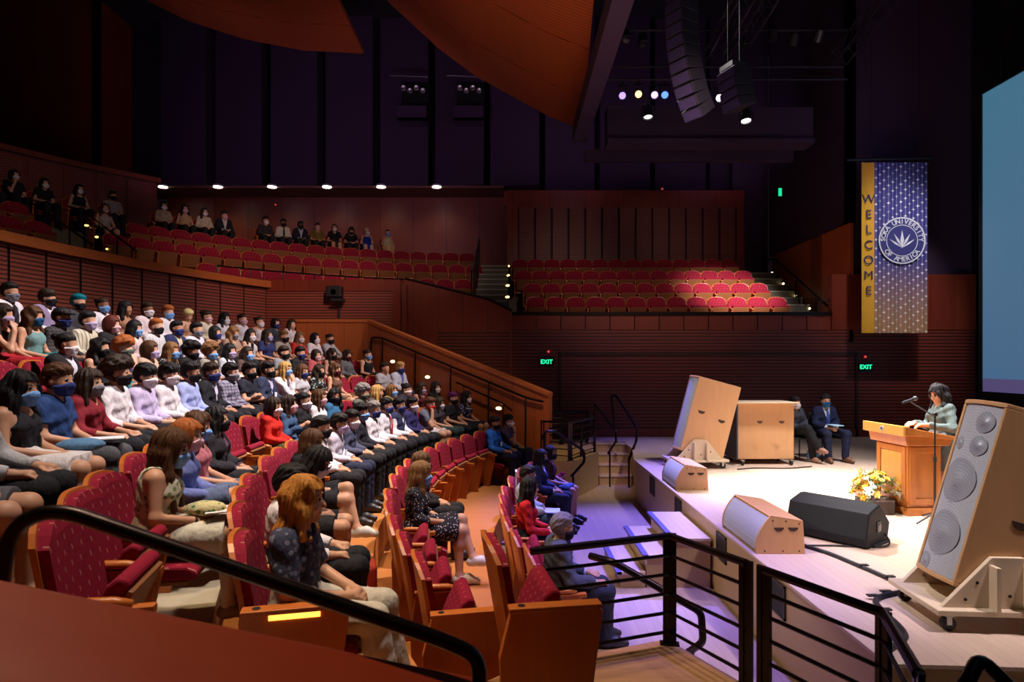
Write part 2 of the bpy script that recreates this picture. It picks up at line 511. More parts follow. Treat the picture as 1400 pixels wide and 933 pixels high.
    for s in (1, -1):
        a, t = an[s], toe[s]
        F = Field(np.minimum(a, t) - .09, np.maximum(a, t) + .09, max(.007, h * .8))
        d = (t - a); 
        F.cone(a + np.array((-.03, 0, -.035)), a + d * .5 + np.array((0, 0, .0)), .042, .048, .03)
        F.cone(a + d * .5, t + np.array((.005, 0, .003)), .048, .034, .03)
        F.cone(a + np.array((.005, 0, -.0)), a + np.array((0, 0, -.03)), .046, .046, .02)
        X, Y, Z = F.xyz((slice(None),)*3)
        if a[2] < .12: F.f = np.maximum(F.f, .002 - Z + 0*X + 0*Y)
        link('shoe', F.mesh('shoe'), plain('shoe_%s' % (sc_,), sc_, .5), body)
    # ---- top
    tk, tc = g('top')[:2]; tp = g('top')[2:]
    def top_field(inf, sleeve, vneck=0, jac=False, tank=False, hem=.6):
        F = Field((-.1, -.36, .42 + dz), (.66, .36, 1.2 * max(1, S) + dz), h)
        torso(F, inf, .05)
        if not tank:
            for s in (1, -1):
                if sleeve > 1: arm(F, s, inf + .004, sleeve)
                else: F.cone(sh[s], el[s], .05, .05, .03, inf + .003, cut=sleeve)
        X, Y, Z = F.xyz((slice(None),)*3)
        wob = (.0045 * np.sin(38*Z + 14*Y + 9*X + 2*np.sin(17*Y)) * np.sin(23*X + 27*Y) + .003*np.sin(64*Z - 21*Y + 30*X)) if h < .012 else 0
        F.f = F.f + wob
        F.f = np.maximum(F.f, (.53 + dz) - Z + 0*X + 0*Y)
        nb = U(.12, 0, 1.0)
        F.cone(U(.125, 0, .985), U(.16, 0, 1.12), .062 if not tank else .105, .08, 0, neg=True)
        if tank:
            for s in (1, -1): F.ell(sh[s] + np.array((0, s*.045, .03)), (.2, .075, .12), 0.001, neg=True)
        if vneck:
            f = F.f
            c0 = U(.2, 0, 1.0); 
            zz = (Z - (c0[2] - vneck)) / vneck
            w = .012 + (.055 if not jac else .06) * np.clip(zz, 0, 1.3)
            cut = np.maximum(np.abs(Y) - w, np.maximum(.13 + (Z-.8-dz)*slq - X, (c0[2] - vneck) - Z))
            F.f = np.maximum(f, -(cut + 0*f))
        return F
    if tk in ('shirt', 'tee', 'polo', 'blouse', 'sweater', 'dress'):
        sl = {'shirt': 1.93, 'tee': .62, 'polo': .62, 'blouse': .8, 'sweater': 1.93, 'dress': .6}[tk]
        if g('sleeve'): sl = g('sleeve')
        F = top_field(.012, sl, .08 if tk in ('blouse', 'dress') else .05)
        if tk in ('shirt', 'polo'):
            for s in (1, -1):
                F.cone(U(.075, s*.052, 1.015), U(.165, s*.06, .995), .016, .014, .012)
                F.cone(U(.165, s*.06, .995), U(.2, s*.026, .955), .015, .009, .01)
            F.cone(U(.062, -.03, 1.02), U(.062, .03, 1.02), .018, .018, .012)
        link({'dress': 'dress_bodice'}.get(tk, tk), F.mesh(tk), cloth(tc, *tp), body)
    elif tk == 'tank':
        link('tank_top', top_field(.01, .1, .06, tank=True).mesh('tank'), cloth(tc, *tp), body)
    elif tk in ('jacket', 'suit'):
        F = top_field(.01, 1.95, .05)
        for s in (1, -1):
            F.cone(U(.075, s*.05, 1.02), U(.17, s*.055, 1.0), .016, .014, .012)
            F.cone(U(.17, s*.055, 1.0), U(.205, s*.022, .96), .015, .009, .01)
        link('shirt', F.mesh('shirt'), cloth(g('under', (.8, .78, .82))), body)
        F = top_field(.026, 1.86, .30, jac=True)
        for s in (1, -1):
            F.cone(U(.07, s*.06, 1.005), U(.19, s*.075, .95), .016, .018, .01)
            F.cone(U(.19, s*.08, .95), U(.245, s*.02, .74), .02, .008, .01)
        link('jacket', F.mesh('jacket'), cloth(tc, *tp), body)
    elif tk == 'vest':
        F = top_field(.01, 1.93, .05)
        link('shirt', F.mesh('shirt'), cloth(g('under', (.8, .78, .82))), body)
        F = top_field(.022, .1, .2, tank=False)
        link('vest', F.mesh('vest'), cloth(tc, *tp), body)
    if g('tie'):
        m = MB()
        pts = [U(.215, 0, .965), U(.24, 0, .93), U(.262, 0, .83), U(.255, 0, .72), U(.25, 0, .64)]
        ws = (.018, .022, .03, .036, .004)
        vs = []; fs = []
        for p, w in zip(pts, ws): vs += [p + np.array((0, w, 0)), p + np.array((.012, 0, 0)), p - np.array((0, w, 0)), p - np.array((.008, 0, 0))]
        for i in range(len(pts)-1):
            for q in range(4): fs.append((4*i+q, 4*i+(q+1) % 4, 4*i+4+(q+1) % 4, 4*i+4+q))
        fs += [(0, 1, 2, 3), tuple(range(4*len(pts)-1, 4*len(pts)-5, -1))]
        m.add(vs, fs); m.build('tie', cloth(g('tie')), body)
    if g('badge'):
        m = MB()
        m.tube([U(.08, .06, 1.01), U(.2, .06, .96), U(.25, .02, .78)], .004, 5); m.tube([U(.08, -.06, 1.01), U(.2, -.06, .96), U(.25, .0, .78)], .004, 5)
        m.build('lanyard', plain('lanyard', (.02, .03, .12), .7), body)
        c = U(.262, .01, .745)
        MB().box(c - np.array((-.02, .035, .045)), c + np.array((.03, .035, .035))).build('name_badge', plain('badge_white', (.85, .85, .9), .4), body)
    # ---- hair
    hc = hairm(HAIRS[g('hair', 'dark')]); st = g('hs', 'short')
    hh = min(.009, h)
    F = Field(HC - np.array((.34, .24, .62 if st in ('long', 'wavy') else .2)), HC + np.array((.2, .24, .25)), hh)
    X, Y, Z = F.xyz((slice(None),)*3)
    Q = [X - HC[0], Y - HC[1], Z - HC[2]]
    hx, hy, hz = [(HM[0][i]*Q[0] + HM[1][i]*Q[1] + HM[2][i]*Q[2]) / HS for i in range(3)]
    rnd = random.Random(label)
    ph = rnd.random() * 6
    if st in ('short', 'curly', 'bun', 'cap', 'fringe'):
        t = {'short': .017, 'curly': .034, 'bun': .013, 'cap': .02, 'fringe': .02}[st]
        headf(F, 0)
        if st in ('short', 'fringe'): F.ell(H(-.005, 0, .075), np.array((.08, .072, .047)), .02, 0, HM)
        if st == 'curly':
            for q in range(26):
                a, b = rnd.uniform(-PI, PI), rnd.uniform(.0, 1.35)
                F.ell(H(-.012 + .1*math.cos(a)*math.cos(b), .085*math.sin(a)*math.cos(b), .03 + .1*math.sin(b)), (.027, .027, .027), .012)
        line = {'fringe': .022, 'cap': .045}.get(st, .044 + .012*rnd.random())
        cutp = np.minimum(line - hz + .35*(hx - .08), hx + .012 + .25*np.minimum(hz, 0))
        cutp = np.maximum(cutp, -.085 - hz)
        F.f = np.maximum(F.f - t*np.clip(-cutp/.045, .3, 1), cutp)
        if st == 'bun': F.ell(H(-.12, 0, .07), (.045, .045, .042), .015)
        if st == 'cap': F.ell(H(.1, 0, .055), (.07, .07, .012), .02, 0, HM)
        az = np.arctan2(hy, hz + .03 - hx*.25)
        F.f = F.f + (.0035*np.sin(19*az + 40*hx + ph) + .003*np.sin(31*az - 55*hx))*(h < .012)
    else:
        F.ell(H(-.014, 0, .018), np.array((.118, .097, .118)), .02, 0, HM)
        F.ell(H(-.02, 0, -.05), np.array((.098, .1, .1)), .03, 0, HM)
        ln = g('hl', .34)
        if st in ('long', 'wavy'):
            for s in (1, -1):
                bk = max(0, R_(g('pitch', 4)))*.1
                q0 = H(-.05, s*.05, -.06); q1 = q0 + np.array((-.055 + bk, s*.012, -.14)); q2 = q1 + np.array((-.02, s*.012, -max(.02, ln - .2)))
                F.cone(q0, q1, .06, .054, .03); F.cone(q1, q2, .054, .034, .03)
                q0 = H(.0, s*.082, -.04); q1 = q0 + np.array((.012, s*.014, -.13)); q2 = q1 + np.array((.03, -s*.006, -max(.02, ln*.95 - .17)))
                F.cone(q0, q1, .034, .032, .03)
                if g('frontlock', True): F.cone(q1, q2, .032, .018, .02)
        am = .011 if st == 'wavy' else .005
        F.f = F.f + am*np.sin((34 if st == 'wavy' else 8)*hz + 5*np.sign(hy) + ph)*np.sin(30*hx + 26*hy) 
        az = np.arctan2(hy, hx + .03)
        F.f = F.f + (.005*np.sin(13*az + 9*hz + ph) + .0035*np.sin(29*az - 14*hz))*(h < .012)
        # window for the face
        win = np.maximum(np.maximum(np.abs(hy) - (.062 + .1*np.clip(.0 - hz, 0, .2)), .028 - hx), np.maximum(hz - g('bang', .062), -.3 - hz))
        F.f = np.maximum(F.f, -win)
        if st == 'bob': F.f = np.maximum(F.f, -.135 - hz)
    me = F.mesh('hair')
    if me: link('hair', me, hc, body)
    # ---- mask
    if g('mask'):
        F = Field(HC - .16, HC + .16, .006)
        X, Y, Z = F.xyz((slice(None),)*3)
        Q = [X - HC[0], Y - HC[1], Z - HC[2]]
        hx, hy, hz = [(HM[0][i]*Q[0] + HM[1][i]*Q[1] + HM[2][i]*Q[2]) / HS for i in range(3)]
        headf(F, .009); F.cone(H(.082, 0, -.006), H(.1, 0, -.035), .014, .026, .03); F.ell(H(.066, 0, -.085), (.04, .045, .034), .03)
        for s in (1, -1): F.ell(H(.052, s*.038, -.034), (.037, .031, .034), .03)
        for s in (1, -1): F.cone(H(.05, s*.05, -.035), H(.012, s*.066, -.035), .03, .022, .02)
        cut = np.maximum(np.maximum(hz - (-.006 - 5.0*hy*hy), -.118 - hz), .008 - hx)
        F.f = np.maximum(F.f, cut)
        F.f = F.f + .0012*np.sin(hz*330)*(np.abs(hy) < .05)
        mk = link('face_mask', F.mesh('mask'), cloth(MASKS[g('mask')]), body)
        if h < .0095:
            for s in (1, -1):
                MB().tube([H(.02, s*.07, -.022), H(-.004, s*.082, .018), H(-.02, s*.083, 0), H(-.01, s*.082, -.036), H(.022, s*.066, -.075)], .002, 4).build('ear_loop', cloth(MASKS[g('mask')]), mk)
        if g('logo'):
            mm = MB(); c = H(.125, 0, -.05)
            M4 = Matrix.Translation(H(.06, -.052, -.055)) @ Matrix([list(HM[0]), list(HM[1]), list(HM[2])]).to_4x4() @ Matrix.Rotation(-PI*.3, 4, 'Z') @ Matrix.Rotation(PI/2, 4, 'Y')
            mm.lathe([(.0195, -.012), (.0195, .0085)], 14, mat=M4)
            mm.build('mask_emblem', cloth((.75, .78, .85)), mk)
    if eyes:
        for s in (1, -1):
            m = MB().ball((0, 0, 0), (.0125, .0145, .012), 0, 10, 6)
            M4 = Matrix.Translation(H(.0765, s*.032, .011)) @ Matrix([list(HM[0]), list(HM[1]), list(HM[2])]).to_4x4()
            for i, f in enumerate(m.f):
                if np.mean([m.v[q].x for q in f]) > .0045: m.mi[i] = 1
            m.v = [M4 @ v for v in m.v]
            m.build('eye', [plain('eye_white', (.5, .46, .44), .3), plain('eye_iris', (.015, .009, .006), .2)], body, smooth=True)
    if eyes and h < .0095:
        for s in (1, -1):
            MB().tube([H(.083, s*.017, .031), H(.087, s*.034, .037), H(.07, s*.055, .03)], [.0035, .005, .003], 6).build('eyebrow', hc, body)
    if g('glasses'):
        m = MB()
        for s in (1, -1):
            m.tube([H(.108, s*.034 + .021*math.cos(a), .008 + .017*math.sin(a)) for a in [2*PI*q/14 for q in range(15)]], .0022, 5)
            m.tube([H(.105, s*.056, .014), H(.02, s*.082, .016)], .002, 5)
        m.tube([H(.11, -.013, .011), H(.11, .013, .011)], .002, 5)
        m.build('eyeglasses', plain('glasses_frame', (.02, .016, .015), .3), body)
    if g('watch'):
        s = g('watch'); d = (wr[s] - el[s]); d /= np.linalg.norm(d)
        MB().tube([wr[s] - d*.028, wr[s] - d*.012], .033, 12).build('wristband', plain('wristband', (.012, .012, .013), .5), body)
    return body
# ================================================================== the hall (metres; y runs across the hall, x towards the stage back)
HC_ = (8.0, 8.0)
CAMZ = 2.71
ROWS = {'1': (8.0, 0.0), '2': (9.28, .42), 'A': (10.42, .84), 'B': (11.2, 1.06), 'C': (12.15, 1.44), 'D': (13.05, 1.76), 'E': (13.95, 2.12), 'F': (14.85, 2.48)}
def pol(R, a, z=0, c=HC_): return Vector((c[0] - R * math.cos(R_(a)), c[1] + R * math.sin(R_(a)), z))
BC = (-.2, 8.26)
BROWS = {0: (9.4, 3.62), 1: (10.3, 4.2), 2: (11.2, 4.78), 3: (12.1, 5.3), 4: (13.0, 5.85)}

W_SEAT = wood('seat_wood', (.4, .095, .014), (.56, .165, .03), .35, 'Z', 5, 9)
W_MAHO = wood('mahogany_panel', (.15, .021, .009), (.24, .04, .017), .4, 'Z', 4, 10, .03, (0, .62), pvar=.3)
W_CAP = wood('orange_cap_wood', (.36, .09, .02), (.5, .15, .04), .35, 'X', 5, 9)
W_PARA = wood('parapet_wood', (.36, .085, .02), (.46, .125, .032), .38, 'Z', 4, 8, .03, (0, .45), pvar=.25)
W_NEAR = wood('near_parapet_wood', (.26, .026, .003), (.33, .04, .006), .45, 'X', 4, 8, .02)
W_STAGE = wood('maple_stage_boards', (.55, .4, .3), (.66, .5, .38), .34, 'Y', 3, 9, .01, (0, .085), pvar=.12)
W_FLOOR = wood('maple_floor_boards', (.36, .26, .19), (.46, .34, .26), .35, 'Y', 3, 9, .01, (0, .085), pvar=.15)
W_TIER = wood('oak_tier_floor', (.42, .15, .035), (.55, .22, .065), .4, 'X', 3, 7, .02)
W_FACE = wood('stage_face_wood', (.42, .27, .13), (.52, .35, .18), .42, 'Y', 3, 8, .01)
W_PLY = wood('birch_plywood', (.54, .28, .115), (.66, .38, .175), .42, 'Z', 5, 10, .02)
W_PLYE = wood('pale_ply', (.6, .46, .3), (.7, .56, .4), .5, 'X', 5, 8, .02)
W_LECT = wood('cherry_lectern', (.42, .13, .03), (.6, .22, .05), .25, 'Z', 5, 9, .02)
M_TIER_LIT = plain('tier_floor_lit', (.42, .37, .27), .7)  # pale tone paints strong step light onto the fourth-row floor
M_BLACK = plain('black_paint', (.008, .008, .01), .5)
M_MET = plain('dark_bronze_metal', (.022, .014, .014), .32, .7)
M_PURP = plain('plum_plaster', (.04, .017, .05), .85)
M_DARK = plain('black_plaster', (.012, .009, .014), .9)
M_STEEL = plain('brushed_steel', (.45, .44, .43), .35, .9)
M_STAIR = plain('grey_stair_carpet', (.16, .15, .11), .9)
M_NOSE = plain('step_nosing_lit_blue', (.06, .05, .2), .4)  # blue-purple light painted into the dark nosing colour

def slatmat(name, c1, c2, period, duty=.42):
    m, nt, b = nmat(name)
    co = texco(nt)
    sp = nd(nt, 'ShaderNodeSeparateXYZ'); lk(nt, co, sp.inputs[0])
    fr = mth(nt, 'FRACT', mth(nt, 'DIVIDE', sp.outputs[2], period))
    g = mth(nt, 'LESS_THAN', fr, duty)
    n1 = noise(nt, texco(nt, 'Object', (1.2, 1.2, 30)), 3, 4)
    c = mixc(nt, n1, c1, tuple(x*1.5 for x in c1))
    lk(nt, mixc(nt, g, c, c2), b.inputs['Base Color'])
    b.inputs['Roughness'].default_value = .5
    bump(nt, mth(nt, 'SUBTRACT', 1, g), b, .8, .03)
    return m
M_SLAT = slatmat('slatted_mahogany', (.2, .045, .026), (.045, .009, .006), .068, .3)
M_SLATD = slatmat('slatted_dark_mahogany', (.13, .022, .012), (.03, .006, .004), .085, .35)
M_SLATP = slatmat('slatted_rose_panel', (.17, .05, .04), (.07, .016, .012), .07, .3)

def ribs(name, c1, c2, period):
    m, nt, b = nmat(name)
    sp = nd(nt, 'ShaderNodeSeparateXYZ'); lk(nt, texco(nt), sp.inputs[0])
    fr = mth(nt, 'FRACT', mth(nt, 'DIVIDE', mth(nt, 'ADD', sp.outputs[1], mth(nt, 'MULTIPLY', sp.outputs[0], .12)), period))
    g = mth(nt, 'LESS_THAN', fr, .3)
    n1 = noise(nt, texco(nt, 'Object', (1, 14, 1)), 2, 5)
    lk(nt, mixc(nt, g, mixc(nt, n1, c1, tuple(x*1.35 for x in c1)), c2), b.inputs['Base Color'])
    b.inputs['Roughness'].default_value = .45
    bump(nt, mth(nt, 'SUBTRACT', 1, g), b, .4, .02)
    return m
M_CLOUD = ribs('ribbed_canopy_wood', (.3, .062, .013), (.17, .034, .007), .1)

# ---- floors
m = MB(); m.prism([(-6, -1), (12, -1), (12, 16), (-6, 16)], -.3, 0); struct('floor', m, W_FLOOR)
m = MB()
poly = [(2.4, 3.95), (11.9, 3.4), (11.9, 15.72), (1.85, 15.72), (1.85, 14.75), (2.66, 14.7), (2.66, 13.6), (2.4, 12.1)]
m.prism(poly, 0.0, .775, 1); m.prism([(p[0] - (.03 if p[0] < 3 else 0), p[1] - (.03 if p[1] < 4 else 0)) for p in poly], .775, .8, 0)
struct('floor_stage', m, [W_STAGE, W_FACE])
edges = [8.25, 9.55, 10.7, 11.48, 12.42, 13.32, 14.22, 15.72]
for i, (k, c) in enumerate(zip('2ABCDEF', [W_TIER, W_TIER, M_TIER_LIT, W_TIER, W_TIER, W_TIER, W_TIER])):
    m = MB(); m.arc(HC_, edges[i], edges[i+1], R_(-36), R_(31), 0, ROWS[k][1], 40)
    struct('floor_tier', m, c)
# near and far landings
m = MB(); m.prism([(-.95, 1.0), (-.75, 3.3), (.05, 3.98), (1.09, 4.38), (1.5, 3.6), (1.86, 2.95), (1.7, 1.0)], 0, .75); struct('floor_landing_near', m, [wood('landing_boards', (.34, .17, .07), (.44, .25, .12), .4, 'X', 3, 7, .01, (1, .11), pvar=.3)])
m = MB(); m.prism([(.55, 12.45), (1.17, 12.12), (1.87, 13.45), (1.87, 15.7), (.4, 15.7), (.4, 13.2)], 0, .75); struct('floor_landing_far', m, [W_FACE])

# ---- walls behind the audience
def arc_wall(name, c, R, a0, a1, z0, z1, mats, panel, gap=.07, th=.14):
    """curved wall of flat slatted panels with dark gaps"""
    L = R * R_(a1 - a0); n = max(1, round(L / panel)); m = MB()
    m.arc(c, R + .03, R + th, R_(a0), R_(a1), z0, z1, 40, 1)
    for i in range(n):
        b0 = R_(a0) + R_(a1 - a0) * i / n; b1 = R_(a0) + R_(a1 - a0) * (i + 1) / n - gap / R
        m.arc(c, R, R + .05, b0, b1, z0, z1 - .03, 2, 0)
    return struct(name, m, mats)
M_POST = plain('dark_post', (.035, .007, .005), .6)
arc_wall('wall_audience_back', HC_, 15.72, -14, 27.2, 2.48, 4.5, [M_SLAT, M_POST], .66, .05)
m = MB(); m.arc(HC_, 15.62, 16.05, R_(-14), R_(27.4), 4.5, 4.66, 40); struct('trim_balcony_ledge', m, W_CAP)
m = MB()
m.box((-6.1, 15.2, 0), (-2.72, 15.35, 4.42), 0); m.box((-6.1, 15.17, 4.42), (-2.72, 15.4, 4.7), 1)
m.box((-2.9, 15.16, 0), (-2.72, 15.5, 4.42), 1)
struct('wall_far_slatted', m, [M_SLAT, W_MAHO])
m = MB()
xs = [-2.72, -.6, 0.0]; zs = [4.76, 4.24, 3.94]
for i in range(2):
    m.prism([(xs[i], 15.62), (xs[i+1], 15.62), (xs[i+1], 15.8), (xs[i], 15.8)], 0, [zs[i], zs[i+1], zs[i+1], zs[i]])
m.box((-2.74, 15.3, 0), (-2.6, 15.7, 4.6))
struct('wall_far_stair_parapet', m, W_MAHO)
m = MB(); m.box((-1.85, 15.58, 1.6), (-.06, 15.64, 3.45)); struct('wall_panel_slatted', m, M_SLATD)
m = MB(); m.tube([(-2.7, 15.7, 4.8), (-.6, 15.7, 4.28), (.0, 15.7, 3.98)], .035, 8); struct('trim_stair_parapet_cap', m, M_MET)
# far wall with the ledge in front of the terrace seats
m = MB()
m.box((0, 15.7, 0), (8.0, 15.85, 3.5), 0); m.box((8.0, 15.7, 0), (11.7, 15.85, 3.5), 0)
for i in range(13): m.box((i*.62, 15.68, 3.5), (i*.62 + .6, 15.85, 3.86), 1)
m.box((0, 15.64, 3.86), (8.06, 15.9, 3.95), 2)
m.box((8.06, 15.68, 3.5), (11.7, 15.85, 4.9), 1)
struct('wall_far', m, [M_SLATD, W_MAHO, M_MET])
m = MB()
for a, b in (((1.18, 15.66, 2.86), (8.72, 15.71, 2.94)), ((1.18, 15.66, .8), (1.24, 15.71, 2.9)), ((8.66, 15.66, .8), (8.72, 15.71, 2.9))): m.box(a, b)
struct('trim_wall_recess', m, plain('dark_trim', (.03, .007, .005), .5))
m = MB(); m.box((1.87, 15.66, .8), (11.7, 15.7, 1.0)); struct('baseboard_far', m, W_MAHO)
# stage back, near side, ceiling
m = MB(); m.box((11.75, 0, 0), (11.95, 16, 15)); struct('wall_stage_back', m, M_BLACK)
m = MB(); m.box((8.6, 15.9, 4.9), (11.8, 16.1, 15), 0); m.box((8.6, 15.9, 6.2), (8.8, 20.8, 15), 0); m.box((7.6, 21.4, 5), (8.8, 21.6, 15), 0)
struct('wall_far_upper_stage', m, M_PURP)
m = MB(); m.box((-22, -3, -.3), (12, -2.8, 15)); struct('wall_near', m, M_DARK)
m = MB(); m.box((-22, -3, -.3), (-21.8, 25, 15)); struct('wall_rear', m, M_DARK)
m = MB(); m.box((-22, -3, 15), (12, 25, 15.3)); struct('ceiling', m, M_DARK)
# upper far wall: plum folds over a timber wall
m = MB(); m.box((-22, 22.95, 8.98), (8.8, 23.1, 15))
struct('wall_upper_far', m, M_DARK)
for i in range(11):
    x = -12.6 + i * 1.97
    if i == 0: x -= .0
    m = MB(); m.prism([(x, 22.3), (x + 1.74, 22.05), (x + 1.74, 22.95), (x, 22.95)], 8.98 if x < -.6 else 8.72, 15)
    struct('wall_fold', m, M_PURP)
m = MB(); m.box((-15, 22.2, 8.9), (-.3, 23.8, 8.98)); struct('ceiling_soffit_far', m, plain('soffit', (.16, .06, .03), .6))
m = MB(); m.box((-13, 23.5, 4), (-.2, 23.7, 8.9), 0); m.box((-.3, 22.9, 8.4), (8.8, 23.05, 8.99), 0); struct('wall_terrace_far', m, wood('red_veneer', (.2, .035, .012), (.3, .06, .02), .4, 'Z', 4, 8, .02, (0, 1.25), pvar=.5))
m = MB()
m.box((-.15, 20.85, 4.5), (7.75, 21.1, 8.42), 2)
for i in range(13): m.box((.24 + i*.56, 20.76, 5.6), (.24 + i*.56 + .49, 20.9, 7.83), 0)
m.box((-.17, 20.78, 7.83), (7.77, 21.1, 8.42), 1); m.box((-.17, 20.78, 5), (.2, 21.1, 7.83), 1); m.box((7.52, 20.78, 5), (7.77, 21.1, 7.83), 1)
struct('wall_terrace_panels', m, [M_SLATP, W_MAHO, plain('panel_gap', (.03, .005, .004), .7)])
arc_wall('wall_balcony_back', BC, 14.6, 2, 44.7, 5.6, 8.02, [M_SLAT, W_MAHO], .8, .14)
m = MB(); m.arc(BC, 14.5, 14.85, R_(2), R_(45), 8.02, 8.16, 30); struct('trim_balcony_back', m, W_MAHO)
m = MB(); m.box((-21, 21, 8), (-14.0, 21.2, 15)); m.box((-14.2, 21, 8), (-14.0, 22.9, 15)); struct('wall_upper_rear', m, W_MAHO)

# ---- balcony decks and far terrace decks
for k, (R, z) in BROWS.items():
    m = MB(); m.arc(BC, R - .62, R + .3, R_(4 if k else 74), R_(86), z - .5, z, 40); struct('floor_balcony_tier', m, M_STAIR)
TER = [(16.5, 3.04), (17.0, 3.52), (17.97, 4.02), (18.9, 4.52), (19.9, 5.03)]
for y, z in TER:
    m = MB(); m.box((-.1, max(15.9, y - .65), 2.5), (7.55, y + .36, z)); struct('floor_terrace_tier', m, M_STAIR)
# flights of steps
def flight(name, x0, x1, y0, z0, dy, dz_, n, nose=True):
    m = MB()
    for i in range(n):
        m.box((x0, y0 + i*dy, z0 - .6), (x1, y0 + n*dy, z0 + (i+1)*dz_), 0)
        if nose: m.box((x0, y0 + i*dy - .015, z0 + (i+1)*dz_ - .03), (x1, y0 + i*dy + .05, z0 + (i+1)*dz_ + .004), 1)
    return struct(name, m, [M_STAIR, plain('pale_nosing', (.42, .4, .3), .6)])
flight('floor_terrace_stair', 7.62, 8.5, 16.0, 3.1, .44, .245, 10)
flight('floor_terrace_stair', -1.0, -.12, 16.0, 3.9, .5, .21, 9)
m = MB()
m.prism([(8.52, 15.7), (8.62, 15.7), (8.72, 20.6), (8.62, 20.6)], 3.2, 6.2); struct('wall_terrace_stair', m, W_PARA)
# balcony aisle steps
m = MB()
for i in range(11):
    r = 9.75 + i*.36
    m.arc(BC, r, 13.9, R_(28.8), R_(33.8), 3.6, 4.25 + i*.17, 3, 0); m.arc(BC, r - .012, r + .04, R_(28.8), R_(33.8), 4.25 + i*.17 - .03, 4.25 + i*.17 + .004, 3, 1)
struct('floor_balcony_stair', m, [M_STAIR, plain('pale_nosing', (.42, .4, .3), .6)])

# ---- far aisle parapet, near parapet
A0 = 31.3
def radial(a, r, off=0):
    p = pol(r, a); return (p.x + off * math.sin(R_(a)), p.y + off * math.cos(R_(a)))
def para_z(r): return 2.1 + (min(r, 13.43) - 8.56) * .331
m = MB(); rr = [8.5, 10, 11.5, 13.43]
for i in range(3):
    p = [radial(A0, rr[i]), radial(A0, rr[i+1]), radial(A0, rr[i+1], .14), radial(A0, rr[i], .14)]
    z = [para_z(rr[i]), para_z(rr[i+1]), para_z(rr[i+1]), para_z(rr[i])]
    m.prism(p, 0, [q - .07 for q in z], 0); 
    p = [radial(A0, rr[i], -.03), radial(A0, rr[i+1], -.03), radial(A0, rr[i+1], .17), radial(A0, rr[i], .17)]
    m.prism(p, [q - .07 for q in z], z, 1)
p = radial(A0, 13.43)
m.box((-5.2, p[1], 1), (p[0] + .05, p[1] + .14, 3.65), 0); m.box((-5.2, p[1] - .03, 3.65), (p[0] + .05, p[1] + .17, 3.72), 1)
struct('wall_aisle_parapet_far', m, [W_PARA, W_CAP])
m = MB()
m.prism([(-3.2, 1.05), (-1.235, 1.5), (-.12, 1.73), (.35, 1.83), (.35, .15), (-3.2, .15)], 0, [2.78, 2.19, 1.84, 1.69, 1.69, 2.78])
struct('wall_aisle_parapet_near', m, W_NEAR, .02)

# ---- ceiling clouds
def cloud(label, prof, ycuts, th=.14, skew=0):
    t = empty('ceiling_canopy', (prof[-1][0], ycuts[0], prof[-1][1])); tag(t, label, 'ceiling panel', 'wooden ceiling canopies')
    for a, b in zip(ycuts[:-1], ycuts[1:]):
        m = MB(); n = len(prof); ya, yb = a - .02, b + .02
        vs = []
        for y in (ya, yb):
            for dzz in (0, th):
                vs += [(x + skew*(y - ycuts[0]) - t.location.x, y - t.location.y, z + dzz - t.location.z) for x, z in prof]
        fs = []
        for i in range(n - 1):
            fs += [(i, i+1, 2*n+i+1, 2*n+i), (n+i, 3*n+i, 3*n+i+1, n+i+1), (i, n+i, n+i+1, i+1), (2*n+i, 2*n+i+1, 3*n+i+1, 3*n+i)]
        fs += [(0, 2*n, 3*n, n), (n-1, 2*n-1, 4*n-1, 3*n-1)]
        m.add(vs, fs); m.build('canopy_panel', M_CLOUD, t, smooth=False)
def prof_from(pts, d, n=24):
    xs = np.array([(p[0]-700)*d/850 for p in pts]); zs = np.array([CAMZ + (494-p[1])*d/850 for p in pts])
    c = np.polyfit(xs, zs, 2 if len(pts) < 5 else 3)
    return [(x, float(np.polyval(c, x))) for x in np.linspace(xs[0], xs[-1], n)]
cloud('curved ribbed wood ceiling canopy nearest the stage catwalk', [(-4.2, 13.35), (-3.3, 12.45), (-2.0, 11.25), (-1.0, 10.5), (0, 9.95), (1.0, 9.4), (1.92, 9.02)], [17, 14.9, 12.6, 10.2], skew=.08)
cloud('curved ribbed wood ceiling canopy over the balcony seats, farther from the stage', [(-12.6, 14.75), (-11.2, 13.75), (-9.9, 13.1), (-8.2, 12.55), (-6.4, 12.2), (-4.52, 12.1)], [19, 17.4, 15.5, 13.5])

# ------------------------------------------------------------------ rails
def rail_thing(name, label, cat, group=None): return tag(empty(name), label, cat, group)
def guard(label, pts, z, hgt=.75, bars=5, end_posts=(True, True), group=None, wide=.045):
    t = rail_thing('guard_railing', label, 'railing', group)
    MB().tube([(p[0], p[1], z + hgt) for p in pts], .026, 8).build('top_rail', M_MET, t)
    for k in range(bars):
        zz = z + .09 + (hgt - .09) * k / (bars)
        MB().tube([(p[0], p[1], zz) for p in pts], .012, 6).build('bar', M_MET, t)
    for i, p in enumerate(pts):
        if (i == 0 and not end_posts[0]) or (i == len(pts)-1 and not end_posts[1]): continue
        q = pts[min(i+1, len(pts)-1)]; q0 = pts[max(i-1, 0)]
        an = math.atan2(q[1]-q0[1], q[0]-q0[0])
        M4 = Matrix.Translation((p[0], p[1], z)) @ Matrix.Rotation(an, 4, 'Z')
        m = MB(); m.box((-wide, -.012, 0), (-.012, .012, hgt + .02), mat=M4); m.box((.012, -.012, 0), (wide, .012, hgt + .02), mat=M4); m.box((-wide-.02, -.03, -.005), (wide+.02, .03, .012), mat=M4)
        m.box((-.014, -.006, 0), (.014, .006, hgt), mat=M4)
        m.build('post', M_MET, t)
    return t
guard('black guard railing with double corner post around the wooden landing beside front row', [(.12, 3.95), (1.09, 4.3), (1.40, 3.72)], .75, end_posts=(False, True))
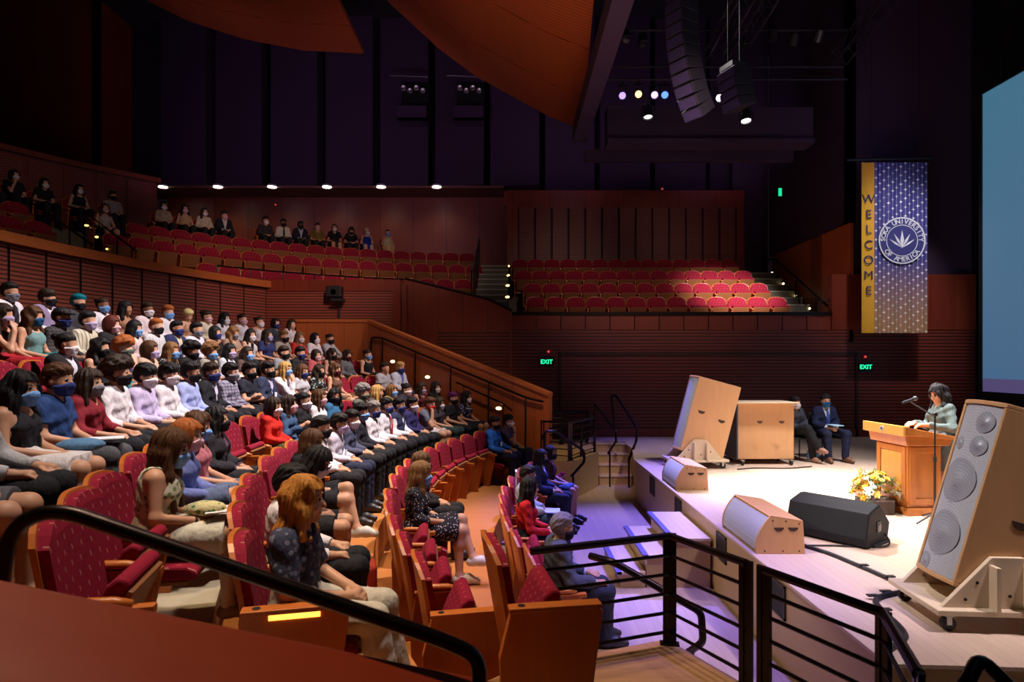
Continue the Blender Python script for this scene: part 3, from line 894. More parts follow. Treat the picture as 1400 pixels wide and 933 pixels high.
guard('black guard railing nearest the stage corner, returning toward the camera', [(1.46, 3.6), (1.78, 2.98), (1.57, 2.4)], .75, end_posts=(True, True))
guard('black guard railing on the far wooden landing beside the stage steps', [(.62, 12.5), (1.14, 12.2), (1.42, 12.75), (1.78, 13.4)], .75)
guard('black guard railing behind the far landing, against the slatted wall', [(.45, 14.6), (1.15, 14.6), (1.8, 14.9)], .75)
def handrail(label, pts, r=.022, posts=(), group=None):
    t = rail_thing('handrail', label, 'handrail', group)
    MB().tube(pts, r, 10).build('rail', M_MET, t, smooth=True)
    for a, b in posts: MB().tube([a, b], r*.75, 8).build('post', M_MET, t)
    return t
def bend(pts, r=.07, n=5):
    out = [Vector(pts[0])]
    for i in range(1, len(pts)-1):
        p, a, b = Vector(pts[i]), Vector(pts[i-1]), Vector(pts[i+1])
        u = (a-p).normalized()*min(r, (a-p).length*.45); v = (b-p).normalized()*min(r, (b-p).length*.45)
        for k in range(n+1):
            s = k/n; out.append((p+u)*(1-s)**2 + p*2*s*(1-s) + (p+v)*s*s)
    out.append(Vector(pts[-1])); return out
handrail('thick dark handrail running down along the near wooden parapet', bend([(-1.385, 1.66, 1.95), (-1.36, 1.68, 2.26), (-1.25, 1.7, 2.31), (-.17, 1.7, 1.94), (-.09, 1.7, 1.90), (-.088, 1.7, 1.80)], .09, 6), .021)
handrail('dark handrail beyond the near landing, stepping down to the floor', bend([(.62, 4.95, 1.16), (.8, 4.8, 1.15), (1.4, 4.6, .85), (1.42, 4.62, .62), (1.34, 4.72, .5)], .05), .028, [((1.36, 4.7, .52), (1.34, 4.72, 0))])
handrail('black bent handrail end low in front of the stage side', bend([(1.5, 2.2, 1.35), (1.88, 2.5, 1.52), (1.98, 2.42, 1.4), (2.0, 2.3, 1.0)], .06), .028, [((2.0, 2.3, 1.0), (2.0, 2.3, 0))])
handrail('dark handrail with a bright top stepping down from the far landing to the front row', bend([(.55, 11.25, 1.3), (.6, 11.2, 1.44), (.78, 11.3, 1.43), (1.33, 11.5, 1.05), (1.34, 11.5, .85), (1.08, 11.35, .6)], .05), .026, [((.6, 11.2, 1.44), (.6, 11.2, 0)), ((1.12, 11.38, .62), (1.12, 11.38, 0))])
handrail('black handrail between the far landing and the stage steps', bend([(1.93, 14.9, 1.7), (1.96, 14.7, 1.68), (2.25, 13.4, 1.2), (2.24, 13.4, .98), (2.05, 13.3, .72)], .05), .024, [((1.96, 14.7, 1.66), (1.96, 14.75, .8)), ((2.1, 13.35, .75), (2.1, 13.35, .01))])
handrail('tall black handrail along the stage end of the far steps', bend([(2.45, 14.6, .8), (2.34, 14.65, 1.88), (2.42, 14.5, 1.92), (2.72, 13.5, 1.25), (2.7, 13.5, .98), (2.5, 13.3, .6)], .06), .028, [((2.5, 13.3, .62), (2.5, 13.3, .01))])
def pr(a, r, off, z): q = radial(a, r, off); return (q[0], q[1], z)
handrail('long upper handrail sloping down the far aisle parapet', bend([pr(A0, 13.3, -.06, 2.4), pr(A0, 13.25, -.06, 3.28), pr(A0, 12.9, -.06, 3.25), pr(A0, 9.0, -.06, 1.97), pr(A0, 8.6, -.06, 1.9)], .08), .024,
         [(pr(A0, r, -.06, 3.25 - (12.9-r)*.328), pr(A0, r, -.06, 3.25 - (12.9-r)*.328 - 1.1)) for r in (12.9, 11.9, 10.9, 9.9, 9.0)])
handrail('short lower handrail beside the far aisle seats', bend([pr(A0, 10.7, -.12, 2.25), pr(A0, 9.5, -.12, 1.83), pr(A0, 9.3, -.12, 1.7)], .05), .02, [(pr(A0, 10.5, -.12, 2.2), pr(A0, 10.5, -.12, 1.2)), (pr(A0, 9.5, -.12, 1.83), pr(A0, 9.5, -.12, .8))])
handrail('dark handrail climbing the wood wall beside the far terrace stairs', bend([(8.42, 20.4, 6.05), (8.42, 19.9, 5.98), (8.3, 15.8, 3.85), (8.3, 15.75, 3.4)], .08), .035,
         [((8.4, y, 3.85 + (y-15.8)*.52), (8.4, y, 2.9 + (y-15.8)*.52)) for y in (19.8, 18.4, 17.2, 16.2)])
handrail('low dark guard rail at the foot of the far terrace stairs', [(7.7, 15.8, 4.25), (8.5, 15.8, 4.25)], .02, [((7.75, 15.8, 4.25), (7.75, 15.8, 3.3)), ((8.46, 15.8, 4.25), (8.46, 15.8, 3.3))])
BA = []
for a, lo, hi, lab in ((28.7, 9.7, 12.3, 'dark stepped handrail on the left edge of the balcony stairs'), (33.9, 9.7, 12.3, 'dark stepped handrail on the right edge of the balcony stairs')):
    def bz(r): return 5.15 + (r - 9.75) * .47
    pts = [pol(lo, a, bz(lo), BC), pol(hi, a, bz(hi), BC)]
    handrail(lab, pts, .022, [(pol(r, a, bz(r), BC), pol(r, a, bz(r) - .95, BC)) for r in (9.75, 10.6, 11.5, 12.25)], 'balcony stair handrails')
t = rail_thing('guard_railing', 'thin dark guard railing along the front of the balcony seats', 'railing')
pts = [pol(9.55, 44 + i*2.4, 5.0, BC) for i in range(13)]
MB().tube(pts, .02, 8).build('top_rail', M_MET, t); MB().tube([p - Vector((0, 0, .4)) for p in pts], .012, 6).build('bar', M_MET, t)
for p in pts[::2]: MB().tube([p, p - Vector((0, 0, .85))], .018, 6).build('post', M_MET, t)
t = rail_thing('guard_railing', 'dark posts and rail at the stairs between balcony and far terrace', 'railing')
for i in range(5):
    y = 16.2 + i*.95; z = 4.1 + i*.4
    MB().tube([(-1.05, y, z), (-1.05, y, z + .98)], .022, 6).build('post', M_MET, t)
MB().tube([(-1.05, 16.2, 5.05), (-1.05, 20.0, 6.66)], .02, 8).build('top_rail', M_MET, t)

# ------------------------------------------------------------------ things on and around the stage
M_GRIL = None
def grille(name, c1, c2, sc):
    m, nt, b = nmat(name)
    v = nd(nt, 'ShaderNodeTexVoronoi'); lk(nt, texco(nt), v.inputs['Vector']); v.inputs['Scale'].default_value = sc; v.inputs['Randomness'].default_value = .15
    f = mth(nt, 'LESS_THAN', v.outputs['Distance'], .42)
    lk(nt, mixc(nt, f, c1, c2), b.inputs['Base Color']); b.inputs['Roughness'].default_value = .45; b.inputs['Metallic'].default_value = .2
    return m
M_GRIL = grille('silver_grille_cloth', (.55, .56, .6), (.36, .37, .41), 150)
M_DRV = grille('driver_behind_grille', (.38, .39, .43), (.24, .25, .28), 150)
M_CONE = plain('speaker_cone', (.4, .41, .45), .5)
def handle_slot(parent, M4, w=.085, hgt=.032):
    m = MB(); n = 10
    poly = [(-w/2, hgt/2), (w/2, hgt/2)] + [(w/2*math.cos(a), hgt/2 - (hgt*1.1)*math.sin(a)) for a in [PI*q/n for q in range(1, n)]]
    vs = [(x, -.004, z) for x, z in poly] + [(x, .012, z) for x, z in poly]
    k = len(poly)
    fs = [tuple(range(k)), tuple(range(2*k-1, k-1, -1))] + [(i, k+i, k+(i+1) % k, (i+1) % k) for i in range(k)]
    m.add(vs, fs, 0, M4); m.build('hand_hole', plain('hand_hole_dark', (.05, .02, .01), .7), parent)
def front_fill(x, y, label, L=1.0):
    t = empty('front_fill_speaker', (x, y, .8)); tag(t, label, 'loudspeaker', 'plywood front fill speakers')
    arcp = [(.0 + .0, .0), (-.0, .03)]
    prof = [(.0, .0)] + [(.0 - .03*math.sin(PI*q/12) + .14*(q/12)**1.6, .38*q/12) for q in range(1, 13)] + [(.46, .33), (.48, .0)]
    def endp(y0, y1): return prof
    m = MB(); m.prof(prof, 0, .025); m.prof(prof, L - .025, L); 
    inner = [(.03, .015)] + [(px + .02, max(pz - .012, .015)) for px, pz in prof[1:13]] + [(.45, .318), (.47, .015)]
    m.prof(inner, .02, L - .02)
    m.prof([(.13, .37), (.15, .38), (.46, .33), (.46, .318)], .0, L)
    m.build('cabinet', W_PLY, t, bevel=.004)
    g = MB(); vs = []; n = 12
    pts = [(px + .006, pz) for px, pz in prof[1:12]]
    for yy in (.03, L - .03):
        for p in pts: vs.append((p[0], yy, p[1]))
        for p in pts: vs.append((p[0] + .02, yy, p[1]))
    k = len(pts); fs = []
    for i in range(k-1):
        fs += [(i, i+1, 2*k+i+1, 2*k+i), (k+i, 3*k+i, 3*k+i+1, k+i+1), (i, k+i, k+i+1, i+1), (2*k+i, 2*k+i+1, 3*k+i+1, 3*k+i)]
    fs += [(0, 2*k, 3*k, k), (k-1, 2*k-1, 4*k-1, 3*k-1)]
    g.add(vs, fs); g.build('grille', M_GRIL, t, smooth=False)
    for xx in (.22, .36): handle_slot(t, Matrix.Translation((xx, -.001, .245)), .1, .035)
    for xx, zz in ((.08, .03), (.26, .03), (.42, .03), (.16, .33), (.29, .325), (.42, .3)):
        MB().tube([(xx, -.004, zz), (xx, .004, zz)], .008, 8).build('bolt', M_BLACK, t)
    return t
front_fill(2.42, 6.15, 'low curved plywood speaker on the stage edge, beside the black wedge monitor')
front_fill(2.42, 9.17, 'low curved plywood speaker on the stage edge, in front of the tilted tower speaker', .85)

def dolly(root, W, D, hh, gusset):
    """ply base on castors with triangular gussets; x = front"""
    m = MB(); m.box((-.3, -W/2 - .1, .12), (.72, W/2 + .1, .16)); m.build('dolly_board', W_PLYE, root, bevel=.006)
    for s in (1, -1):
        g = MB(); y = s*(W/2 + .02)
        poly = [(-.2, .16), (.1, hh), (.32, hh), (.66, .16)]
        g.prof(poly, y - .015*1, y + .02, 0); g.build('gusset', W_PLYE, root, bevel=.003)
        for bx0_, bx1_ in ((.08, .11), (.31, .34)):
            MB().box((bx0_, s*(W/2) + (.035 if s > 0 else -.12), .16), (bx1_, s*(W/2) + (.12 if s > 0 else -.035), hh*.9)).build('brace', W_PLYE, root)
        for xx, zz in ((.02, .3), (.42, .34), (.5, .22), (.2, .25)):
            MB().tube([(xx, y - s*.02, zz), (xx, y + s*.024, zz)], .012, 8).build('bolt', M_BLACK, root)
    for xx in (-.2, .62):
        for s in (1, -1):
            y = s*(W/2 + .04)
            m = MB(); m.tube([(xx, y - .018, .05), (xx, y + .018, .05)], .05, 16); c = m.build('caster', M_BLACK, root)
            f = MB(); f.box((xx - .03, y - .03, .105), (xx + .03, y + .03, .12)); f.box((xx - .015, y - .028, .045), (xx + .02, y - .022, .11)); f.box((xx - .015, y + .022, .045), (xx + .02, y + .028, .11)); f.build('caster_fork', M_STEEL, c)
def tower(loc, rz, label, lean, W=.56, D=.78, Hh=1.62, drivers=False, lift=.3, slots=((.25, .55), (.75, .5))):
    t = empty('tower_speaker', loc, rz); tag(t, label, 'loudspeaker', 'tilted plywood tower speakers')
    dolly(t, W, D + .25, .52, True)
    # cabinet: front toward +x, leaning back (top toward -x)
    M4 = Matrix.Translation((.56, 0, lift)) @ Matrix.Rotation(-R_(lean), 4, 'Y')
    m = MB()
    pl = [(0, -W/2), (0, W/2), (-.05, W/2), (-D, W/2), (-D, -W/2)]
    bow = [(.055*(1 - (2*q/8-1)**2), -W/2 + W*q/8) for q in range(9)]
    for z0, z1 in ((0, .03), (Hh-.03, Hh)):
        m.prism(bow + [(-D, W/2), (-D, -W/2)], z0, z1, 0, M4)
    m.box((-D, -W/2, .03), (0, -W/2 + .025, Hh - .03), 0, M4); m.box((-D, W/2 - .025, .03), (0, W/2, Hh - .03), 0, M4)
    m.box((-D, -W/2 + .02, .03), (-.06, W/2 - .02, Hh - .03), 0, M4)
    m.build('cabinet', W_PLY, t, bevel=.004)
    g = MB(); vs = []; fs = []
    pts = [(.045*(1 - (2*q/8-1)**2) - .008, -W/2 + .028 + (W - .056)*q/8) for q in range(9)]
    for z in (.032, Hh - .032):
        vs += [(a, b, z) for a, b in pts] + [(a - .01, b, z) for a, b in pts]
    k = 9
    for i in range(k-1): fs += [(i, i+1, 2*k+i+1, 2*k+i), (k+i, 3*k+i, 3*k+i+1, k+i+1), (i, k+i, k+i+1, i+1), (2*k+i, 2*k+i+1, 3*k+i+1, 3*k+i)]
    fs += [(0, 2*k, 3*k, k), (k-1, 2*k-1, 4*k-1, 3*k-1)]
    g.add(vs, fs, 0, M4); gr = g.build('grille', M_GRIL, t)
    if drivers:
        for zc, yc, r in ((.33, 0, .17), (.74, 0, .17), (1.02, .1, .075), (1.02, -.1, .05), (1.2, .1, .08), (.08, -.1, .07)):
            dm = MB(); vs = [(.045*(1 - (2*yc/W)**2) - .0045, yc, zc)]; fs = []
            for ri, (rr_, ox) in enumerate(((r*.28, -.004), (r*.3, -.007), (r*.9, -.0055), (r, -.0065))):
                for k in range(32):
                    y_, z_ = yc + rr_*math.cos(2*PI*k/32), zc + rr_*math.sin(2*PI*k/32)
                    vs.append((.045*(1 - (2*y_/W)**2) + ox, y_, z_))
            for k in range(32):
                fs.append((0, 1 + k, 1 + (k+1) % 32))
                for ri in range(3): a_ = 1 + ri*32; fs.append((a_ + k, a_ + 32 + k, a_ + 32 + (k+1) % 32, a_ + (k+1) % 32))
            dm.add(vs, fs, 0, M4); dm.build('driver', M_DRV, t, smooth=True)
    for xx, zz in slots:
        handle_slot(t, M4 @ Matrix.Translation((-D*xx, -W/2 - .001, Hh*zz)), .13, .05)
        handle_slot(t, M4 @ Matrix.Translation((-D*xx, W/2 + .001, Hh*zz)) @ Matrix.Rotation(PI, 4, 'Z'), .13, .05)
    return t
# S1: faces the audience (-x), seen from its side; S3: near, big, grille toward the camera
tower((3.52, 11.3, .8), R_(180 + 5), 'tilted plywood tower speaker at the far side of the stage', 15, .46, .8, 1.36, lift=.33)
tower((3.73, 4.64, .8), R_(180 - 4), 'large tilted plywood tower speaker on a dolly beside the lectern, drivers showing', 16, .46, .8, 1.36, True, lift=.3, slots=((.4, .4), (.85, .45)))

t = empty('subwoofer_crate', (4.66, 11.6, .8), R_(1)); tag(t, 'square plywood speaker crate with two hand holes, beside the far seated speakers', 'loudspeaker')
MB().box((-.55, -.12, .1), (.55, .4, 1.14)).build('cabinet', W_PLY, t, bevel=.01)
MB().box((-.575, -.28, .12), (-.55, .38, 1.12)).build('grille', plain('dark_grille', (.05, .045, .06), .6), t)
MB().box((-.57, -.31, 1.14), (.57, .41, 1.155)).build('lid', W_PLYE, t, bevel=.004)
for x in (-.16, .24): handle_slot(t, Matrix.Translation((x, -.301, .8)), .1, .045)
for x in (-.45, .45):
    for y in (-.22, .32):
        c = MB().tube([(x - .018, y, .05), (x + .018, y, .05)], .05, 14).build('caster', M_BLACK, t)
        MB().box((x - .03, y - .04, .09), (x + .03, y + .04, .1)).build('caster_fork', M_STEEL, c)

# wedge monitor
t = empty('wedge_monitor', (3.52, 6.75, .8), R_(-52)); tag(t, 'black wedge stage monitor on the stage floor', 'loudspeaker')
prof = [(-.26, .02), (.24, .02), (.3, .2), (.05, .42), (-.2, .36), (-.28, .1)]
MB().prof(prof, -.42, .42, mat=Matrix.Rotation(R_(90), 4, 'Z')).build('cabinet', plain('black_tolex', (.008, .008, .011), .6, 0, .2), t, bevel=.012)
MB().box((-.4, -.12, -.0), (.44, .26, .03)).build('base_mat', plain('rubber_mat', (.01, .01, .012), .7), t, bevel=.008)
Mg = Matrix.Rotation(R_(90), 4, 'Z')
MB().prof([(.055, .425), (.302, .205), (.296, .2), (.05, .418)], -.39, .39, mat=Mg).build('grille', plain('steel_black_grille', (.02, .02, .024), .6, 0, .3), t)
MB().lathe([(.045, 0), (.045, .006), (.03, .01), (.001, .01)], 18, mat=Matrix.Translation((.421, .02, .19)) @ Matrix.Rotation(PI/2, 4, 'Y')).build('handle_cup', plain('handle_cup', (.03, .03, .035), .3), t)
MB().box((.42, -.03, .14), (.427, .07, .25)).build('connector_plate', M_BLACK, t)

# lectern
t = empty('lectern', (5.1, 8.0, .8), R_(180 + 4)); tag(t, 'cherry wood lectern with a wide sloping top', 'lectern'); t.scale = (.92, 1, .94)
MB().box((-.26, -.34, 0), (.28, .34, .1)).build('plinth', W_LECT, t, bevel=.008)
m = MB(); m.box((-.22, -.12, .1), (.25, .3, .93)); m.build('body', W_LECT, t, bevel=.006)
for (a, b) in (((.245, -.22, .2), (.262, .22, .84)),):
    f = MB(); 
    for q in (((.25, -.27, .14), (.265, -.2, .9)), ((.25, .2, .14), (.265, .27, .9)), ((.25, -.2, .14), (.265, .2, .22)), ((.25, -.2, .82), (.265, .2, .9))): f.box(*q)
    f.build('front_frame', W_LECT, t, bevel=.004); MB().box((.247, -.19, .23), (.257, .19, .81)).build('front_panel', wood('cherry_lit_front', (.58, .28, .06), (.72, .38, .1), .25, 'Z', 5, 9), t, bevel=.004)  # yellow light on the front painted in as a paler cherry
for s in (1, -1):
    f = MB(); y = s*.3; o = s*.016
    for q in ((-.2, -.12, .14, .9), (.15, .23, .14, .9), (-.12, .15, .14, .22), (-.12, .15, .82, .9)): f.box((q[0], min(y, y+o), q[2]), (q[1], max(y, y+o), q[3]))
    f.build('side_frame', W_LECT, t, bevel=.004)
m = MB(); m.prof([(-.36, 1.0), (.33, 1.06), (.36, 1.06), (.36, 1.16), (.33, 1.17), (-.36, 1.04)], -.39, .39); m.prof([(-.3, .92), (.3, .92), (.33, 1.06), (-.34, 1.0)], -.35, .35)
m.build('sloping_top', W_LECT, t, bevel=.006)
MB().box((.33, -.39, 1.05), (.385, .39, 1.18)).build('front_board', wood('cherry_lit_front', (.58, .28, .06), (.72, .38, .1), .25, 'Z', 5, 9), t, bevel=.004)  # front board carries the same painted-in light
MB().lathe([(.04, 0), (.04, .006), (.028, .008), (.001, .008)], 20, mat=Matrix.Translation((.386, 0, 1.115)) @ Matrix.Rotation(PI/2, 4, 'Y')).build('crest', plain('crest_gold', (.75, .6, .3), .35, .5), t)
MB().lathe([(.02, 0), (.02, .002), (.001, .002)], 14, mat=Matrix.Translation((.3945, 0, 1.115)) @ Matrix.Rotation(PI/2, 4, 'Y')).build('crest_emblem', plain('crest_blue', (.08, .1, .3), .4), t)
tag(MB().box((-.12, -.15, 0), (.1, .15, .012), mat=Matrix.Translation((5.17, 8.0, 1.803)) @ Matrix.Rotation(R_(4), 4, 'Y')).build('speech_paper', plain('paper', (.75, .75, .78), .6)), 'sheets of white paper on the lectern top', 'papers')

# microphone stand
t = empty('microphone_stand', (5.0, 7.35, .8)); tag(t, 'black microphone boom stand in front of the lectern', 'microphone stand')
m = MB(); m.tube([(0, 0, .1), (0, 0, .75)], .014, 10); m.tube([(0, 0, .75), (0, 0, 1.28)], .01, 10); m.tube([(0, 0, .72), (0, 0, .78)], .02, 10); m.build('pole', M_BLACK, t)
for a in (200, 330, 80):
    MB().tube([(0, 0, .12), (.3*math.cos(R_(a)), .3*math.sin(R_(a)), .015)], .01, 8).build('leg', M_BLACK, t)
MB().lathe([(.03, .08), (.03, .16), (.015, .18)], 12).build('leg_hub', M_BLACK, t)
MB().tube([(.03, .02, 1.24), (-.17, .2, 1.42)], .008, 8).build('boom', M_BLACK, t)
MB().tube([(0, -.02, 1.28), (0, .02, 1.28)], .022, 10).build('clutch', M_BLACK, t)
t = empty('microphone', (4.83, 7.55, 2.225)); tag(t, 'black handheld microphone clipped to the boom', 'microphone')
MB().tube([(-.11, -.03, -.02), (.05, .02, .02)], [.014, .02], 12).build('handle', M_BLACK, t)
MB().ball((.085, .03, .03), .03).build('head_mesh', plain('mic_mesh', (.08, .08, .09), .4, .6), t, smooth=True)

# flowers
t = empty('flower_arrangement', (4.62, 7.9, .8)); tag(t, 'yellow and white flower arrangement in a dark box at the lectern foot', 'flowers')
m = MB(); m.prism([(-.2, -.12), (-.08, -.2), (.12, -.2), (.22, -.06), (.2, .16), (-.18, .16)], 0, .17); m.build('planter_box', plain('planter_dark', (.05, .03, .025), .6), t, bevel=.006)
rf = random.Random(3)
fm = {'yellow': plain('petal_yellow', (.8, .46, .03), .6), 'gold': plain('petal_gold', (.85, .6, .12), .6), 'white': plain('petal_white', (.8, .78, .68), .6), 'peach': plain('petal_peach', (.8, .36, .2), .6)}
lf = plain('leaf_green', (.07, .16, .03), .6)
for i in range(98):
    a = rf.uniform(0, 2*PI); el = rf.uniform(.02, 1.5); rr = rf.uniform(.8, 1.0)
    p = Vector((.31*rr*math.cos(a)*math.cos(el), .27*rr*math.sin(a)*math.cos(el), .2 + (.3 if math.cos(a) > -.3 else .3)*rr*math.sin(el)))
    r = rf.uniform(.034, .058)
    k = rf.choice(['yellow', 'yellow', 'gold', 'gold', 'white', 'white', 'peach'])
    if k == 'white': r *= .7
    m = MB(); n = (p - Vector((0, 0, .15))).normalized(); M4 = Matrix.Translation(p) @ n.to_track_quat('Z', 'Y').to_matrix().to_4x4()
    for ring, (rad, ti, nn) in enumerate(((r, .25, 6), (r*.7, .6, 5))):
        for q in range(nn):
            th = 2*PI*q/nn + ring*.4
            c = Vector((math.cos(th), math.sin(th), 0)); s = Vector((-math.sin(th), math.cos(th), 0)); u = Vector((0, 0, 1))
            vs = [u*(-.004), c*rad*.6 + s*rad*.45 + u*rad*ti*.6, c*rad*1.05 + u*rad*ti, c*rad*.6 - s*rad*.45 + u*rad*ti*.6, c*rad*.5 + u*(rad*ti*.3 - .006)]
            m.add(vs, [(0, 3, 2, 1), (0, 1, 4), (1, 2, 4), (2, 3, 4), (3, 0, 4)], 0, M4)
    m.ball((0, 0, r*.25), r*.3, 0, 8, 5, M4)
    m.build('blossom', fm[k], t)
m = MB()
for i in range(150):
    a = rf.uniform(0, 2*PI); el = rf.uniform(-.1, 1.45)
    c = Vector((math.cos(a)*math.cos(el), math.sin(a)*math.cos(el), math.sin(el)))
    p = Vector((0, 0, .18)) + Vector((c.x*.26, c.y*.23, c.z*.24)); s = c.cross(Vector((0, 0, 1))).normalized(); L = rf.uniform(.06, .12)
    tip = p + c*L + Vector((0, 0, rf.uniform(-.03, .03)))
    m.add([p, p + c*L*.5 + s*.016, tip, p + c*L*.5 - s*.016, p + c*L*.45 - Vector((0, 0, .006))], [(0, 1, 2, 3), (0, 4, 1), (1, 4, 2), (2, 4, 3), (3, 4, 0)])
m.build('foliage', lf, t)['kind'] = 'stuff'
for i in range(7):
    a = rf.uniform(0, 2*PI); x, y = -.16 + rf.uniform(-.06, .06), .02 + rf.uniform(-.06, .06)
    m = MB(); h0 = rf.uniform(.4, .58)
    m.tube([(x, y, .2), (x - .01, y, h0)], .004, 5)
    for q in range(9): m.ball((x + rf.uniform(-.018, .018), y + rf.uniform(-.018, .018), h0 - .16 + q*.022), .015 - q*.0009, 0, 6, 4)
    m.build('flower_spike', fm['yellow'], t)

# stage steps in the middle, vents
t = empty('stage_steps', (2.37, 8.05, 0)); tag(t, 'three-step wooden stair unit against the stage front', 'steps')
for i, (x0, x1, z) in enumerate(((-.45, 0, .6), (-.78, -.45, .4), (-1.1, -.78, .2))):
    m = MB(); m.box((x0 + .02, -.62, 0), (x1, .62, z - .035)); m.build('riser_box', W_FACE, t)
    MB().box((x0 - .02, -.66, z - .035), (x1, .66, z)).build('tread', W_STAGE, t, bevel=.004)
    MB().box((x0 - .03, -.66, z - .03), (x0 + .035, .66, z + .003)).build('nosing', M_NOSE, t)
m = MB()
for i in range(4):
    x0 = 1.9 if i else 1.9
    m.box((1.9, 13.6 + i*.28, 0), (2.66, 14.75, .2*(i+1)), 0); m.box((1.9, 13.585 + i*.28, .2*(i+1) - .03), (2.66, 13.65 + i*.28, .2*(i+1) + .003), 1)
tag(m.build('stage_end_steps', [W_FACE, W_STAGE]), 'wooden steps from the floor up to the far end of the stage', 'steps')
M_VENT = plain('vent_bronze', (.06, .055, .05), .5, .4)
for y, lab in ((10.6, 'farthest from the camera'), (8.95, 'behind the stair unit'), (7.1, 'just nearer than the stair unit'), (5.6, 'nearest the black guard railing')):
    t = empty('stage_vent', (2.4, y, .58)); tag(t, 'dark metal vent in the stage front, ' + lab, 'vent', 'vents in the stage front')
    f = MB()
    for q in (((-.02, -.16, -.15), (-.003, -.14, .15)), ((-.02, .14, -.15), (-.003, .16, .15)), ((-.02, -.16, .13), (-.003, .16, .15)), ((-.02, -.16, -.15), (-.003, .16, -.13))): f.box(*q)
    f.build('frame', M_VENT, t)
    s = MB()
    for q in range(13): s.box((-.014, -.14, -.125 + q*.02), (-.004, .14, -.115 + q*.02))
    s.box((-.006, -.14, -.13), (-.003, .14, .13)); s.build('slats', M_VENT, t)

# cables on the stage
def cable(name, label, pts, r):
    m = MB(); m.tube(bend(pts, .14, 6), r, 8); return thing(m, name, M_BLACK, label, 'cable', smooth=True)
def G(px, py, z=.8): d = (CAMZ - z)*850/(py - 494); return ((px-700)*d/850, d, z)
cable('stage_cable', 'thick black cable bundle snaking across the stage floor to the railing', [(2.95, 6.45, .815), (3.12, 6.15, .815), (3.24, 5.63, .815), (3.3, 5.3, .815), (3.27, 5.12, .815), (2.98, 5.02, .815), (2.85, 4.9, .815), (2.8, 4.66, .815), (2.76, 4.4, .815), (2.7, 4.25, .815), (2.5, 4.1, .815), (2.36, 4.0, .83), (2.33, 3.95, .7)], .022)
cable('stage_cable', 'thin black cable branching off toward the dolly of the near tower speaker', [(3.28, 5.0, .812), (3.4, 4.95, .812), (3.62, 4.9, .812), (3.75, 4.88, .812)], .012)
cable('stage_cable', 'black cable looping from the wedge monitor', [(3.88, 6.55, .95), (3.95, 6.5, .84), (3.85, 6.35, .812), (3.55, 6.36, .812), (3.3, 6.4, .812), (3.0, 6.4, .812)], .009)
cable('stage_cable', 'black cable on the floor between tower speaker and crate', [(3.95, 10.9, .812), (4.3, 11.05, .812), (4.9, 11.0, .812), (5.4, 11.2, .812)], .01)
for i, q in enumerate(((3.2, 5.72), (3.26, 5.42), (3.02, 5.07), (2.86, 4.98), (2.79, 4.7))):
    tag(MB().box((-.045, -.02, 0), (.045, .02, .012), mat=Matrix.Translation((q[0] + .03, q[1], .827))).build('tape_strip', M_BLACK), 'black tape strip holding down the cable bundle on the stage floor', 'tape', 'tape strips along the stage cable')

# ------------------------------------------------------------------ banner
bx0, bx1, bz0, bz1, by = 8.32, 9.9, 3.38, 7.44, 14.8
t = empty('hanging_banner', ((bx0+bx1)/2, by, bz0)); tag(t, 'tall hanging banner with gold WELCOME stripe and round university seal', 'banner')
w2 = (bx1-bx0)/2; HB = bz1-bz0
def wavy(x0, x1, y, th, n=26):
    m = MB(); vs = []; fs = []
    for z in (0, HB):
        for dy in (0, th):
            for i in range(n+1):
                x = x0 + (x1-x0)*i/n; vs.append((x, y + dy + .012*math.sin(x*17), z))
    k = n+1
    for i in range(n): fs += [(i, i+1, 2*k+i+1, 2*k+i), (k+i, 3*k+i, 3*k+i+1, k+i+1), (i, k+i, k+i+1, i+1), (2*k+i, 2*k+i+1, 3*k+i+1, 3*k+i)]
    fs += [(0, 2*k, 3*k, k), (k-1, 2*k-1, 4*k-1, 3*k-1)]
    return m.add(vs, fs)
mg, nt, b = nmat('banner_gold')
lk(nt, mixc(nt, noise(nt, texco(nt), 3), (.62, .3, .012), (.72, .38, .02)), b.inputs['Base Color']); b.inputs['Roughness'].default_value = .7
wavy(-w2, -w2 + .3, 0, .01, 8).build('gold_stripe', mg, t)
mb_, nt, b = nmat('banner_stars')
co = texco(nt); sp = nd(nt, 'ShaderNodeSeparateXYZ'); lk(nt, co, sp.inputs[0])
X, Z = sp.outputs[0], sp.outputs[2]
gz = mth(nt, 'SMOOTH_MIN', mth(nt, 'MAXIMUM', mth(nt, 'DIVIDE', mth(nt, 'SUBTRACT', 1.75, Z), 1.5), 0), 1, .3)
base = mixc(nt, gz, (.035, .03, .2), (.4, .2, .07))
fx = mth(nt, 'FRACT', mth(nt, 'DIVIDE', X, .1))
line = mth(nt, 'LESS_THAN', mth(nt, 'ABSOLUTE', mth(nt, 'SUBTRACT', fx, .5)), .075)
ix = mth(nt, 'FLOOR', mth(nt, 'DIVIDE', X, .1))
phs = mth(nt, 'FRACT', mth(nt, 'MULTIPLY', ix, .618))
fz = mth(nt, 'SUBTRACT', mth(nt, 'FRACT', mth(nt, 'ADD', mth(nt, 'DIVIDE', Z, .21), phs)), .5)
dx = mth(nt, 'ABSOLUTE', mth(nt, 'MULTIPLY', mth(nt, 'SUBTRACT', fx, .5), .1)); dzn = mth(nt, 'ABSOLUTE', mth(nt, 'MULTIPLY', fz, .21))
iz = mth(nt, 'FLOOR', mth(nt, 'ADD', mth(nt, 'DIVIDE', Z, .21), phs))
wn = nd(nt, 'ShaderNodeTexWhiteNoise', noise_dimensions='1D'); lk(nt, mth(nt, 'ADD', mth(nt, 'MULTIPLY', ix, 3.17), mth(nt, 'MULTIPLY', iz, 71.3)), wn.inputs['W'])
